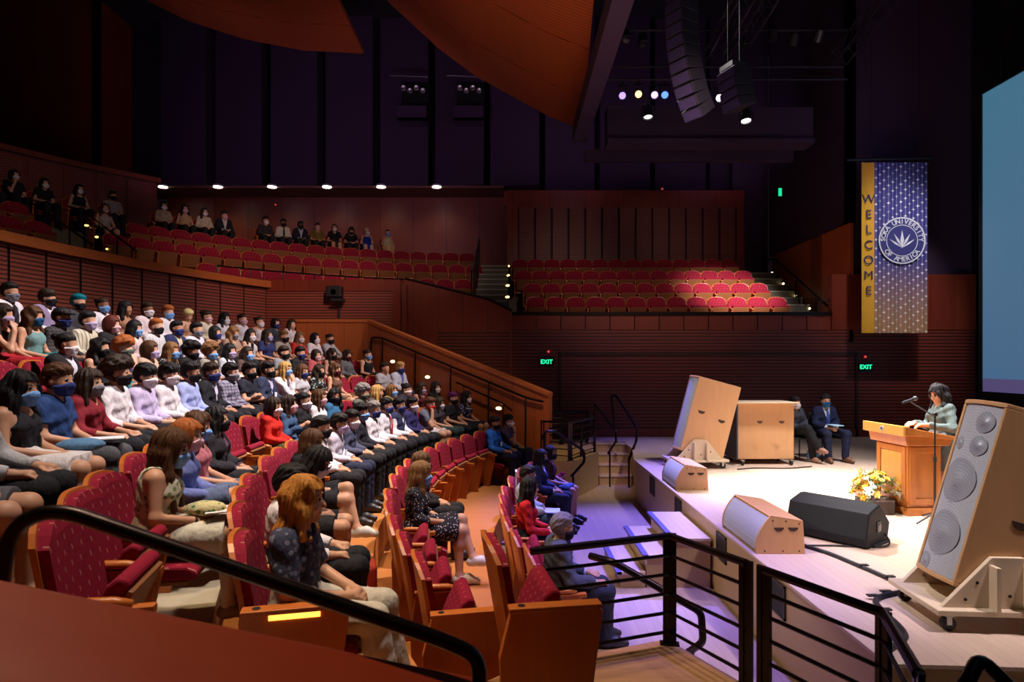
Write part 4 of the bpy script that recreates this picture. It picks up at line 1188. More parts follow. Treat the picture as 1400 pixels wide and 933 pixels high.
star = mth(nt, 'MULTIPLY', mth(nt, 'ADD', .35, wn.outputs['Value']), mth(nt, 'SUBTRACT', 1, mth(nt, 'MINIMUM', mth(nt, 'DIVIDE', mth(nt, 'ADD', mth(nt, 'SQRT', dx), mth(nt, 'SQRT', dzn)), .27), 1)))
star = mth(nt, 'MULTIPLY', star, 2.4)
base = mixc(nt, mth(nt, 'MULTIPLY', line, .38), base, (.5, .48, .62))
base = mixc(nt, mth(nt, 'MINIMUM', star, 1), base, (.9, .88, .85))
lk(nt, base, b.inputs['Base Color']); b.inputs['Roughness'].default_value = .7
wavy(-w2 + .3, w2, 0, .01, 24).build('star_panel', mb_, t)
mw_ = plain('seal_white', (.75, .75, .78), .7); mn_ = plain('seal_navy', (.035, .035, .17), .7)
cx, cz = (1242-1188)/850*14.8 - w2, CAMZ + (494-329.5)*14.8/850 - bz0
Mr = Matrix.Translation((cx, -.03, cz)) @ Matrix.Rotation(PI/2, 4, 'X')
rs = .555
MB().lathe([(rs, 0), (rs, .01), (.001, .01)], 48, mat=Mr).build('seal_disc', mn_, t)
def ring(r0, r1, z0, z1, n=56):
    m = MB(); vs = []; fs = []
    for k in range(n):
        a = 2*PI*k/n
        for r in (r0, r1):
            for z in (z0, z1): vs.append((r*math.cos(a), r*math.sin(a), z))
    for k in range(n):
        o, q = 4*k, 4*((k+1) % n); fs += [(o+1, o+3, q+3, q+1), (o, q, q+2, o+2), (o, o+1, q+1, q), (o+2, q+2, q+3, o+3)]
    return m.add(vs, fs, 0, Mr)
ring(rs - .03, rs, .01, .016).build('seal_ring', mw_, t); ring(.36, .375, .01, .016).build('seal_ring', mw_, t)
em = MB()
for a, L, wd in ((0, .36, .05), (30, .36, .036), (-30, .36, .036), (56, .34, .03), (-56, .34, .03)):
    c, s = math.cos(R_(90-a)), math.sin(R_(90-a)); n_ = (-s, c)
    o = (0, -.17)
    pts = [(0, 0), (L*.55, wd*.8), (L*1.05, .0), (L*.55, -wd*.8)]
    if a == 0: pts = [(-.02, 0), (L*.5, wd*.9), (L*1.15, 0), (L*.5, -wd*.9)]
    P2 = [(o[0] + p*c + q*n_[0], o[1] + p*s + q*n_[1]) for p, q in pts]
    em.prism(P2, .011, .017, 0, Mr)
em.build('seal_emblem', mw_, t)
def arc_text(txt, r, mid, span, top, name):
    m = MB(); n = len(txt); out = []
    for i, ch in enumerate(txt):
        if ch == ' ': continue
        f = (i/(n-1) - .5)*span
        a = R_(mid - f) if top else R_(mid + f)
        me = text_mesh(ch, .155, 'g', .003, .002)
        Ml = Mr @ Matrix.Translation((r*math.cos(a), r*math.sin(a), .014)) @ Matrix.Rotation(a - PI/2 if top else a + PI/2, 4, 'Z')
        m.add([v.co for v in me.vertices], [tuple(p.vertices) for p in me.polygons], 0, Ml); bpy.data.meshes.remove(me)
    m.build(name, mw_, t)
arc_text('SOKA UNIVERSITY', .45, 90, 175, True, 'seal_lettering'); arc_text('OF AMERICA', .45, 270, 105, False, 'seal_lettering')
for i, ch in enumerate('WELCOME'):
    me = text_mesh(ch, .3, 'letter', .003, .0)
    o = link('letter', me, plain('letter_navy', (.02, .02, .09), .7), t); o.location = (-w2 + .155, -.022, CAMZ + (494 - (273 + i*20.9))*14.8/850 - bz0); o.rotation_euler = (PI/2, 0, 0)
MB().tube([(-w2 - .35, .0, HB + .06), (w2 + .1, .0, HB + .1)], .03, 8).build('hanging_pole', M_BLACK, t)
for x in (-.55, .6): MB().tube([(x, 0, HB + .08), (x, 0, 15 - bz0)], .006, 5).build('cord', M_BLACK, t)

# ------------------------------------------------------------------ projection screen
t = empty('projection_screen', (10.6, 9.5, 2.0)); tag(t, 'large projection screen glowing teal blue at the stage back', 'screen')
m, nt, b = nmat('screen_image')
sp = nd(nt, 'ShaderNodeSeparateXYZ'); lk(nt, texco(nt), sp.inputs[0])
gr = mth(nt, 'DIVIDE', sp.outputs[2], 6.75)
col = mixc(nt, gr, (.05, .125, .235), (.045, .15, .24))
col = mixc(nt, mth(nt, 'LESS_THAN', sp.outputs[2], .32), col, (.07, .055, .15))
lk(nt, col, b.inputs['Emission Color']); b.inputs['Emission Strength'].default_value = 1.0; b.inputs['Base Color'].default_value = (.1, .1, .1, 1); b.inputs['Roughness'].default_value = .8
MB().box((0, -4.2, .03), (.03, 4.5, 6.72)).build('screen_surface', m, t)
f = MB()
for q in (((-.03, 4.5, 0), (.06, 4.58, 6.78)), ((-.03, -4.28, 0), (.06, -4.2, 6.78)), ((-.03, -4.28, -.06), (.06, 4.58, .03)), ((-.03, -4.28, 6.72), (.06, 4.58, 6.8))): f.box(*q)
f.build('screen_border', M_BLACK, t)
for yy in (-3.5, 4): MB().tube([(0, yy, 6.8), (0, yy, 13)], .01, 5).build('hanging_cord', M_BLACK, t)

# ------------------------------------------------------------------ signs, alarms, step lights
def exit_sign(x, y, z, label, s=1.0):
    t = empty('exit_sign', (x, y, z)); tag(t, label, 'exit sign', 'green exit signs')
    MB().box((-.17*s, 0, -.12*s), (.17*s, .05, .12*s)).build('housing', plain('exit_housing', (.004, .014, .009), .4), t, bevel=.004)
    o = link('lettering', text_mesh('EXIT', .15*s, 'exit', .002, .003), emit('exit_green', (.02, .9, .38), 1.6), t); o.location = (-.01*s, -.004, .01); o.rotation_euler = (PI/2, 0, 0)
exit_sign(.88, 15.63, 2.68, 'green EXIT sign on the far wall behind the landing')
exit_sign(8.9, 15.62, 2.55, 'green EXIT sign on the far wall below the banner')
t = empty('exit_light', (8.15, 18.9, 7.85)); tag(t, 'small glowing green exit light high above the terrace stairs', 'exit sign')
MB().box((-.07, 0, -.14), (.07, .04, .14)).build('housing', M_BLACK, t); MB().box((-.05, -.01, -.12), (.05, 0, .12)).build('lamp_face', emit('exit_green_face', (.01, .75, .33), 1.1), t)
for x, y, z, lab in ((-8.9, 23.4, 8.6, 'small red alarm light under the balcony soffit'), (5.05, 20.9, 8.5, 'small red alarm light above the terrace panels'), (.92, 15.66, 2.95, 'small red alarm light above the left exit sign'), (8.9, 15.66, 2.82, 'small red alarm light above the right exit sign')):
    t = empty('wall_mounted_alarm', (x, y, z)); tag(t, lab, 'alarm')
    MB().box((-.05, 0, -.05), (.05, .04, .05)).build('housing', plain('alarm_red', (.5, .01, .01), .4), t); MB().ball((0, -.005, 0), .025).build('lens', emit('alarm_lens', (1, .12, .12), .8), t)
def step_light(p, label, group, face=(0, -1, 0), s=.1, col=(1, .78, .3), st=5):
    t = empty('step_light', p); tag(t, label, 'step light', group)
    q = Vector(face).to_track_quat('Z', 'Y').to_matrix().to_4x4()
    MB().lathe([(s*1.15, -.0), (s*1.15, .012), (s*.95, .016), (s*.9, .008), (.001, .008)], 16, mat=q @ Matrix.Diagonal((1, .5, 1, 1))).build('bezel', M_STEEL, t)
    MB().lathe([(s*.88, .009), (s*.85, .014), (.001, .018)], 16, mat=q @ Matrix.Diagonal((1, .5, 1, 1))).build('lens', emit('step_lens_%s' % (col,), col, st), t)
fn = Vector((-math.sin(R_(A0)), -math.cos(R_(A0)), 0))
for r, z, lab in ((12.62, 2.7, 'uppermost of three in the far aisle parapet'), (11.58, 2.35, 'middle of three in the far aisle parapet'), (9.68, 1.72, 'lowest of three in the far aisle parapet')):
    step_light(pr(A0, r, -.005, z), 'oval warm step light, ' + lab, 'aisle parapet step lights', fn, .075)
for i, (px, py) in enumerate(((223, 250), (298, 250.5), (372, 251), (447, 252), (521, 253), (597, 254.5))):
    x = (px-700)*22.15/850
    t = empty('downlight', (x, 22.15, 8.985)); tag(t, 'round white downlight in the balcony soffit, ' + ['first', 'second', 'third', 'fourth', 'fifth', 'sixth'][i] + ' from the audience rear', 'downlight', 'soffit downlights')
    MB().lathe([(.17, -.06), (.17, 0), (.001, 0)], 18).build('rim', plain('rim_white', (.6, .6, .6), .5), t); MB().lathe([(.15, -.085), (.15, -.06), (.001, -.06)], 18).build('lamp', emit('downlight_lamp', (1, .93, .85), 8), t)
ords = ['lowest', 'second lowest', 'third lowest', 'fourth lowest', 'highest']
for i in range(5):
    y = 16.6 + i*.85; step_light((8.5, y + .3, 3.75 + i*.46), 'small warm step light on the wood wall of the terrace stairs, ' + ords[i], 'terrace stair lights', (-1, -.12, 0), .07, (1, .8, .45), 6)
for i in range(4):
    y = 16.9 + i*1.05; step_light((-.12, y, 4.45 + i*.44), 'small warm step light at the stairs left of the terrace seats, ' + ords[i if i < 3 else 4], 'left terrace stair lights', (-.5, -1, .2), .07, (1, .7, .2), 4)
    step_light((-.62, 16.22 + i*1.0, 4.02 + i*.42), 'white tread light on the stairs between balcony and terrace, ' + ords[i if i < 3 else 4], 'tread lights', (0, -1, .3), .08, (.9, .95, 1), 4)
for i in range(5):
    step_light(tuple(pol(9.9 + i*.55, 33.8, 4.62 + i*.34, BC)), 'amber step light on the right side of the balcony stairs, ' + ords[i], 'balcony stair lights', (.4, -1, 0), .05, (1, .62, .1), 5)
    step_light(tuple(pol(9.74 + i*.72, 31.5, 4.17 + i*.34, BC)), 'white tread light on the balcony stairs, ' + ords[i], 'balcony tread lights', (.6, -1, .2), .07, (.9, .95, 1), 4)

# small camera on a post against the slatted wall
t = empty('wall_camera', (-4.3, 15.1, 4.25)); tag(t, 'small black camera box on a bracket against the slatted wall', 'camera')
MB().box((-.17, -.22, .0), (.2, .05, .27)).build('body', M_BLACK, t, bevel=.02); MB().tube([(.02, -.22, .12), (.02, -.12, .12)], .07, 14).build('lens', plain('lens_black', (.02, .02, .03), .15), t)
MB().tube([(.08, .03, .0), (.08, .06, -.2), (.08, .08, -.85)], .03, 8).build('bracket', M_BLACK, t); MB().box((-.05, -.2, -.1), (.24, .02, -.03)).build('yoke', M_BLACK, t)

# ------------------------------------------------------------------ overhead rig
m = MB(); m.box((2.45, 16.0, 8.35), (7.75, 16.4, 9.25)); m.box((2.45, 15.9, 8.3), (7.75, 16.5, 8.42)); struct('beam_catwalk', m, M_PURP)
m = MB(); m.box((1.62, 9.0, 8.55), (1.98, 16.6, 9.0)); struct('beam_ceiling', m, M_PURP)
m = MB(); m.box((2.0, 17, 8.2), (7.7, 17.2, 8.5)); struct('beam_rear', m, M_PURP)
def can(p, label, tgt, col, st, size=.11, fix='stage_spotlight'):
    t = empty(fix, p); tag(t, label, 'stage light')
    d = (Vector(tgt) - Vector(p)).normalized(); q = d.to_track_quat('Z', 'Y').to_matrix().to_4x4()
    MB().lathe([(size*.5, -.34), (size*.75, -.3), (size, -.02), (size*1.05, .02), (size*.9, .02), (size*.88, -.03), (.001, -.03)], 18, mat=q).build('housing', M_BLACK, t)
    MB().lathe([(size*.84, -.028), (size*.8, -.01), (.001, -.002)], 18, mat=q).build('lens', emit('lens_%s_%s' % (col, st), col, st), t)
    m = MB(); m.box((-size*1.2, -.02, .0), (-size*1.1, .02, .26)); m.box((size*1.1, -.02, 0), (size*1.2, .02, .26)); m.box((-size*1.2, -.02, .24), (size*1.2, .02, .27)); m.tube([(0, 0, .26), (0, 0, .4)], .02, 6); m.build('yoke', M_BLACK, t)
    return t
def at(px, py, d): return ((px-700)*d/850, d, CAMZ + (494-py)*d/850)
TG = (0.5, 0, 2.5)
for px, py, col, st, lab in ((851, 131, (.3, .2, 1), 2.6, 'violet stage light, first from the ceiling beam in the catwalk row'), (873, 129, (1, .55, .22), 3, 'warm white stage light, second from the ceiling beam'), (895, 130, (.6, .35, 1), 2.6, 'lilac stage light, third from the ceiling beam'), (909, 130, (.08, .2, 1), 2.6, 'blue stage light between lilac light and hanging line array'), (984, 134, (.85, .85, 1), 9, 'white stage light right of the hanging line array')):
    can(at(px, py, 15.7), lab, (1.0, 2, 2), col, st, .1)
for px, py, st, lab in ((886, 160, 1.2, 'dim lamp hanging under the catwalk fascia, nearest the ceiling beam'), (951, 153, 1.0, 'dim lamp hanging under the line array'), (1020, 165, 14, 'bright white lamp hanging under the catwalk fascia')):
    can(at(px, py, 15.2), lab, (at(px, py, 15.2)[0] + .1, 13.2, 0), (1, .95, .95), st, .13)
def line_array(p, label, n, curve, w=.5, hgt=.2, tilt0=0, rz=0):
    t = empty('line_array_speaker', p, rz); tag(t, label, 'loudspeaker')
    pos = Vector((0, 0, 0)); th = R_(tilt0)
    for i in range(n):
        M4 = Matrix.Translation(pos) @ Matrix.Rotation(th, 4, 'Y')
        b = MB(); b.box((-.2, -w/2, -hgt + .008), (.22, w/2, 0), 0, M4); bb = b.build('cabinet', plain('array_black', (.02, .018, .03), .5), t, bevel=.01)
        g = MB(); g.box((.222, -w/2 + .03, -hgt + .02), (.232, w/2 - .03, -.015), 0, M4); g.build('grille', plain('array_grille', (.06, .05, .16), .5, .3), bb)
        pos = pos + Matrix.Rotation(th, 3, 'Y') @ Vector((0, 0, -hgt)); th += R_(curve*(i/n)*2)
    MB().box((-.2, -.2, 0), (.2, .2, .1)).build('flying_frame', M_STEEL, t)
    for s in (1, -1): MB().tube([(0, s*.18, .1), (0, s*.18, 15 - p[2])], .012, 6).build('chain', M_BLACK, t)
line_array((3.05, 11.2, 9.75), 'long curved black line array speaker hanging over the stage edge', 13, 3.6, .42, .2, 0, R_(215))
line_array((4.6, 12.9, 8.75), 'short black line array speaker hanging deeper over the stage', 4, 4, .55, .2, 10, R_(200))
M_PIPE = plain('rig_pipe', (.05, .04, .06), .4, .6)
labs = ['dark rigging pipe above the catwalk lights', 'dark rigging pipe, second above the catwalk', 'dark rigging pipe, third above the catwalk', 'dark rigging pipe with a faint orange sheen', 'dark rigging pipe, topmost of the set']
for i, (z, y) in enumerate(((9.6, 15.2), (10.0, 15.4), (10.7, 15.0), (11.05, 14.2), (11.4, 13.2))):
    thing(MB().tube([(2.2, y, z), (8.2 if i < 3 else 11.6, y, z)], .03, 8), 'hanging_pipe', M_PIPE, labs[i], 'pipe', 'rigging pipes')
def truss(a, b, label, s=.16):
    t = empty('lighting_truss', a); tag(t, label, 'truss', 'lighting trusses'); a = Vector(a); d = Vector(b) - a; L = d.length; n = d.normalized(); sx = n.cross(Vector((0, 0, 1))).normalized()*s; up = Vector((0, 0, s))
    cs = [sx + up, -sx + up, -sx - up, sx - up]
    for c in cs: MB().tube([c, c + d], .025, 6).build('chord', M_PIPE, t)
    m = MB(); k = int(L/.45)
    for i in range(k):
        p = d*(i/k); q = d*((i+1)/k)
        for j in range(4): m.tube([p + cs[j], q + cs[(j+1) % 4]], .01, 4, caps=False)
    m.build('lattice', M_PIPE, t)
truss((4.95, 15.4, 10.25), (4.6, 8.0, 10.4), 'dark lighting truss running away over the stage, left of the pair')
truss((5.45, 15.4, 10.25), (5.1, 8.0, 10.4), 'dark lighting truss running away over the stage, right of the pair')
truss((8.1, 15.4, 10.2), (7.2, 8.0, 10.4), 'dark lighting truss nearest the banner')
for i, x in enumerate((2.75, 3.2, 4.0, 5.7, 6.3, 6.9, 7.4)):
    t = empty('hanging_spotlight', (x, 15.0 + .2*(i % 2), 10.55)); tag(t, 'unlit black fixture hanging on the rigging pipe, ' + ['first', 'second', 'third', 'fourth', 'fifth', 'sixth', 'seventh'][i] + ' from the ceiling beam', 'stage light', 'unlit rig fixtures')
    MB().lathe([(.06, -.2), (.1, -.16), (.12, .1), (.1, .12), (.001, .1)], 12, mat=Matrix.Rotation(R_(150 + 12*i), 4, 'X')).build('housing', plain('fixture_black', (.02, .018, .025), .4), t); MB().tube([(0, 0, 0), (0, 0, .2)], .02, 6).build('clamp', M_PIPE, t)
# two technical balconies in the plum wall
for i, (px, lab) in enumerate(((567, 'small technical balcony with lamps in the plum wall, farther from the stage'), (642, 'small technical balcony with lamps in the plum wall, nearer the stage'))):
    x = (px-700)*22/850
    t = empty('wall_mounted_balcony', (x, 21.85, 11)); tag(t, lab, 'technical balcony', 'technical balconies')
    m = MB(); m.box((-.5, -.5, 0), (.5, -.42, .5)); m.box((-.5, -.5, 0), (.5, .15, .08)); m.build('basket', M_PURP, t)
    MB().tube([(-.75, -.45, 1.55), (.55, -.45, 1.5)], .03, 6).build('lamp_bar', M_PIPE, t)
    MB().box((-.45, .05, .1), (.5, .12, 1.5)).build('opening', M_BLACK, t)
    for q in range(4):
        c = MB().lathe([(.05, -.12), (.09, .0), (.08, .005), (.001, -.02)], 12, mat=Matrix.Translation((-.3 + q*.22, -.4, 1.15 - .1*(q % 2))) @ Matrix.Rotation(R_(100), 4, 'X')).build('lamp', M_STEEL, t)
# ------------------------------------------------------------------ theatre seats
def seat_fabric():
    m, nt, b = nmat('seat_fabric')
    sp = nd(nt, 'ShaderNodeSeparateXYZ'); lk(nt, texco(nt), sp.inputs[0])
    u = mth(nt, 'ADD', sp.outputs[1], mth(nt, 'MULTIPLY', sp.outputs[2], .22)); v = mth(nt, 'ADD', sp.outputs[2], mth(nt, 'MULTIPLY', sp.outputs[0], .9))
    rv = mth(nt, 'DIVIDE', v, .055); row = mth(nt, 'FLOOR', rv); fv = mth(nt, 'FRACT', rv)
    ru = mth(nt, 'ADD', mth(nt, 'DIVIDE', u, .085), mth(nt, 'MULTIPLY', row, .5)); fu = mth(nt, 'FRACT', ru)
    f = mth(nt, 'MULTIPLY', mth(nt, 'LESS_THAN', mth(nt, 'ABSOLUTE', mth(nt, 'SUBTRACT', fu, .5)), .045), mth(nt, 'LESS_THAN', mth(nt, 'ABSOLUTE', mth(nt, 'SUBTRACT', fv, .5)), .2))
    n1 = noise(nt, texco(nt), 40, 3)
    c = mixc(nt, n1, (.18, .004, .02), (.28, .009, .033))
    lk(nt, mixc(nt, mth(nt, 'MULTIPLY', f, .5), c, (.6, .3, .22)), b.inputs['Base Color'])
    b.inputs['Roughness'].default_value = .85; b.inputs['Specular IOR Level'].default_value = .2
    bump(nt, n1, b, .15, .004)
    return m
M_SEAT = seat_fabric()
def shell(nz, ny, w, zt, z0, front, back, inset=0):
    """curved pad with arched top: front(y,z), back(y,z) give x"""
    m = MB(); G_ = []
    for i in range(nz+1):
        s = i/nz; row = []
        for j in range(ny+1):
            v = 2*j/ny - 1
            y = w*v
            top = zt - .10*abs(v)**3.2
            z = z0 + (top - z0)*s
            row.append((y, z))
        G_.append(row)
    vs = [(front(y, z), y, z) for r in G_ for y, z in r] + [(back(y, z), y, z) for r in G_ for y, z in r]
    k = ny+1; N = (nz+1)*k; fs = []
    for i in range(nz):
        for j in range(ny):
            a = i*k+j; fs += [(a, a+1, a+k+1, a+k), (N+a, N+a+k, N+a+k+1, N+a+1)]
    for j in range(ny): fs += [(j, N+j, N+j+1, j+1), (nz*k+j, nz*k+j+1, N+nz*k+j+1, N+nz*k+j)]
    for i in range(nz): fs += [(i*k, (i+1)*k, N+(i+1)*k, N+i*k), (i*k+ny, N+i*k+ny, N+(i+1)*k+ny, (i+1)*k+ny)]
    return m.add(vs, fs)
def bx(y, z): return -.015 - .17*(z-.42) + .035*(y/.25)**2
def make_seat(kind):
    t = empty('theater_seat')
    shell(10, 10, .262, .965, .26, lambda y, z: bx(y, z) - .045, lambda y, z: bx(y, z) - .072).build('back_shell', W_SEAT, t, smooth=False)
    shell(10, 10, .243, .95, .44, lambda y, z: bx(y, z) + .016*(1-(y/.243)**4)*min(1, (.95-z)/.06+.3), lambda y, z: bx(y, z) - .046).build('back_cushion', M_SEAT, t, smooth=False)
    if kind in ('folded', 'endfold'): M4 = Matrix.Translation((.09, 0, .36)) @ Matrix.Rotation(-R_(66), 4, 'Y') @ Matrix.Diagonal((.86, 1, 1, 1))
    else: M4 = Matrix.Translation((.06, 0, .338))
    c = MB(); prof = [(-.03, .0), (-.03, .05), (.0, .072), (.2, .08), (.36, .072), (.415, .045), (.42, .01), (.4, -.015)]
    c.prof(prof, -.222, .222, 0, M4); c.build('seat_cushion', M_SEAT, t, bevel=.018, seg=2)
    p = MB(); p.box((-.02, -.215, -.04), (.37, .215, -.012), 0, M4); p.build('seat_pan', wood('seat_pan_wood', (.2, .07, .025), (.3, .12, .045), .45, 'Y', 5, 9), t, bevel=.006)
    s = MB(); s.prof([(-.06, 0), (.22, 0), (.33, .5), (.31, .585), (-.03, .585), (-.07, .3)], -.285, -.258); s.build('side_panel', W_SEAT, t, bevel=.004)
    f = MB(); f.box((.28, -.3, .56), (.36, -.245, .598)); f.box((-.04, -.295, .58), (.36, -.248, .596)); f.build('arm_cap', W_SEAT, t, bevel=.004)
    a = MB(); a.tube([(-.01, -.272, .612), (.1, -.272, .622), (.2, -.272, .618), (.27, -.272, .605)], [.018, .024, .024, .018], 10); a.build('arm_rest', W_SEAT, t, smooth=True)
    b = MB(); b.box((.02, -.05, 0), (.1, .05, .02)); b.box((.03, -.03, 0), (.08, .03, .34)); b.build('pedestal', M_BLACK, t)
    if kind.startswith('end'):
        e = MB(); e.prof([(-.1, .02), (.36, .02), (.44, .62), (.42, .64), (-.06, .64), (-.12, .4)], -.345, -.29); e.build('end_panel', W_SEAT, t, bevel=.005)
        e = MB(); e.box((-.07, -.36, .64), (.43, -.28, .665)); e.build('end_cap', W_SEAT, t, bevel=.004)
        MB().lathe([(.02, .665), (.02, .668), (.001, .668)], 12, c=(.0, -.32)).build('cap_plug', M_BLACK, t)
    if kind == 'endlit': MB().box((.06, -.352, .612), (.3, -.344, .636)).build('aisle_light', emit('aisle_amber', (1, .45, .06), 2.6), t)
    return t
PROTO = {}
def seat(kind, loc, rz, label, group=None):
    if kind not in PROTO: t = PROTO[kind] = make_seat(kind)
    else: t = copy_tree(PROTO[kind])
    t.location = loc; t.rotation_euler = (0, 0, rz); tag(t, label, 'seat', group)
    if group is None and 'group' in t: del t['group']
    return t
ORD = ['first', 'second', 'third', 'fourth', 'fifth', 'sixth', 'seventh', 'eighth', 'ninth', 'tenth', 'eleventh', 'twelfth', 'thirteenth', 'fourteenth', 'fifteenth', 'sixteenth', 'seventeenth', 'eighteenth', 'nineteenth', 'twentieth']
ROWN = {'1': 'the front row', '2': 'the second row', 'A': 'the third row', 'B': 'the fourth row', 'C': 'the fifth row', 'D': 'the sixth row', 'E': 'the seventh row', 'F': 'the last row'}

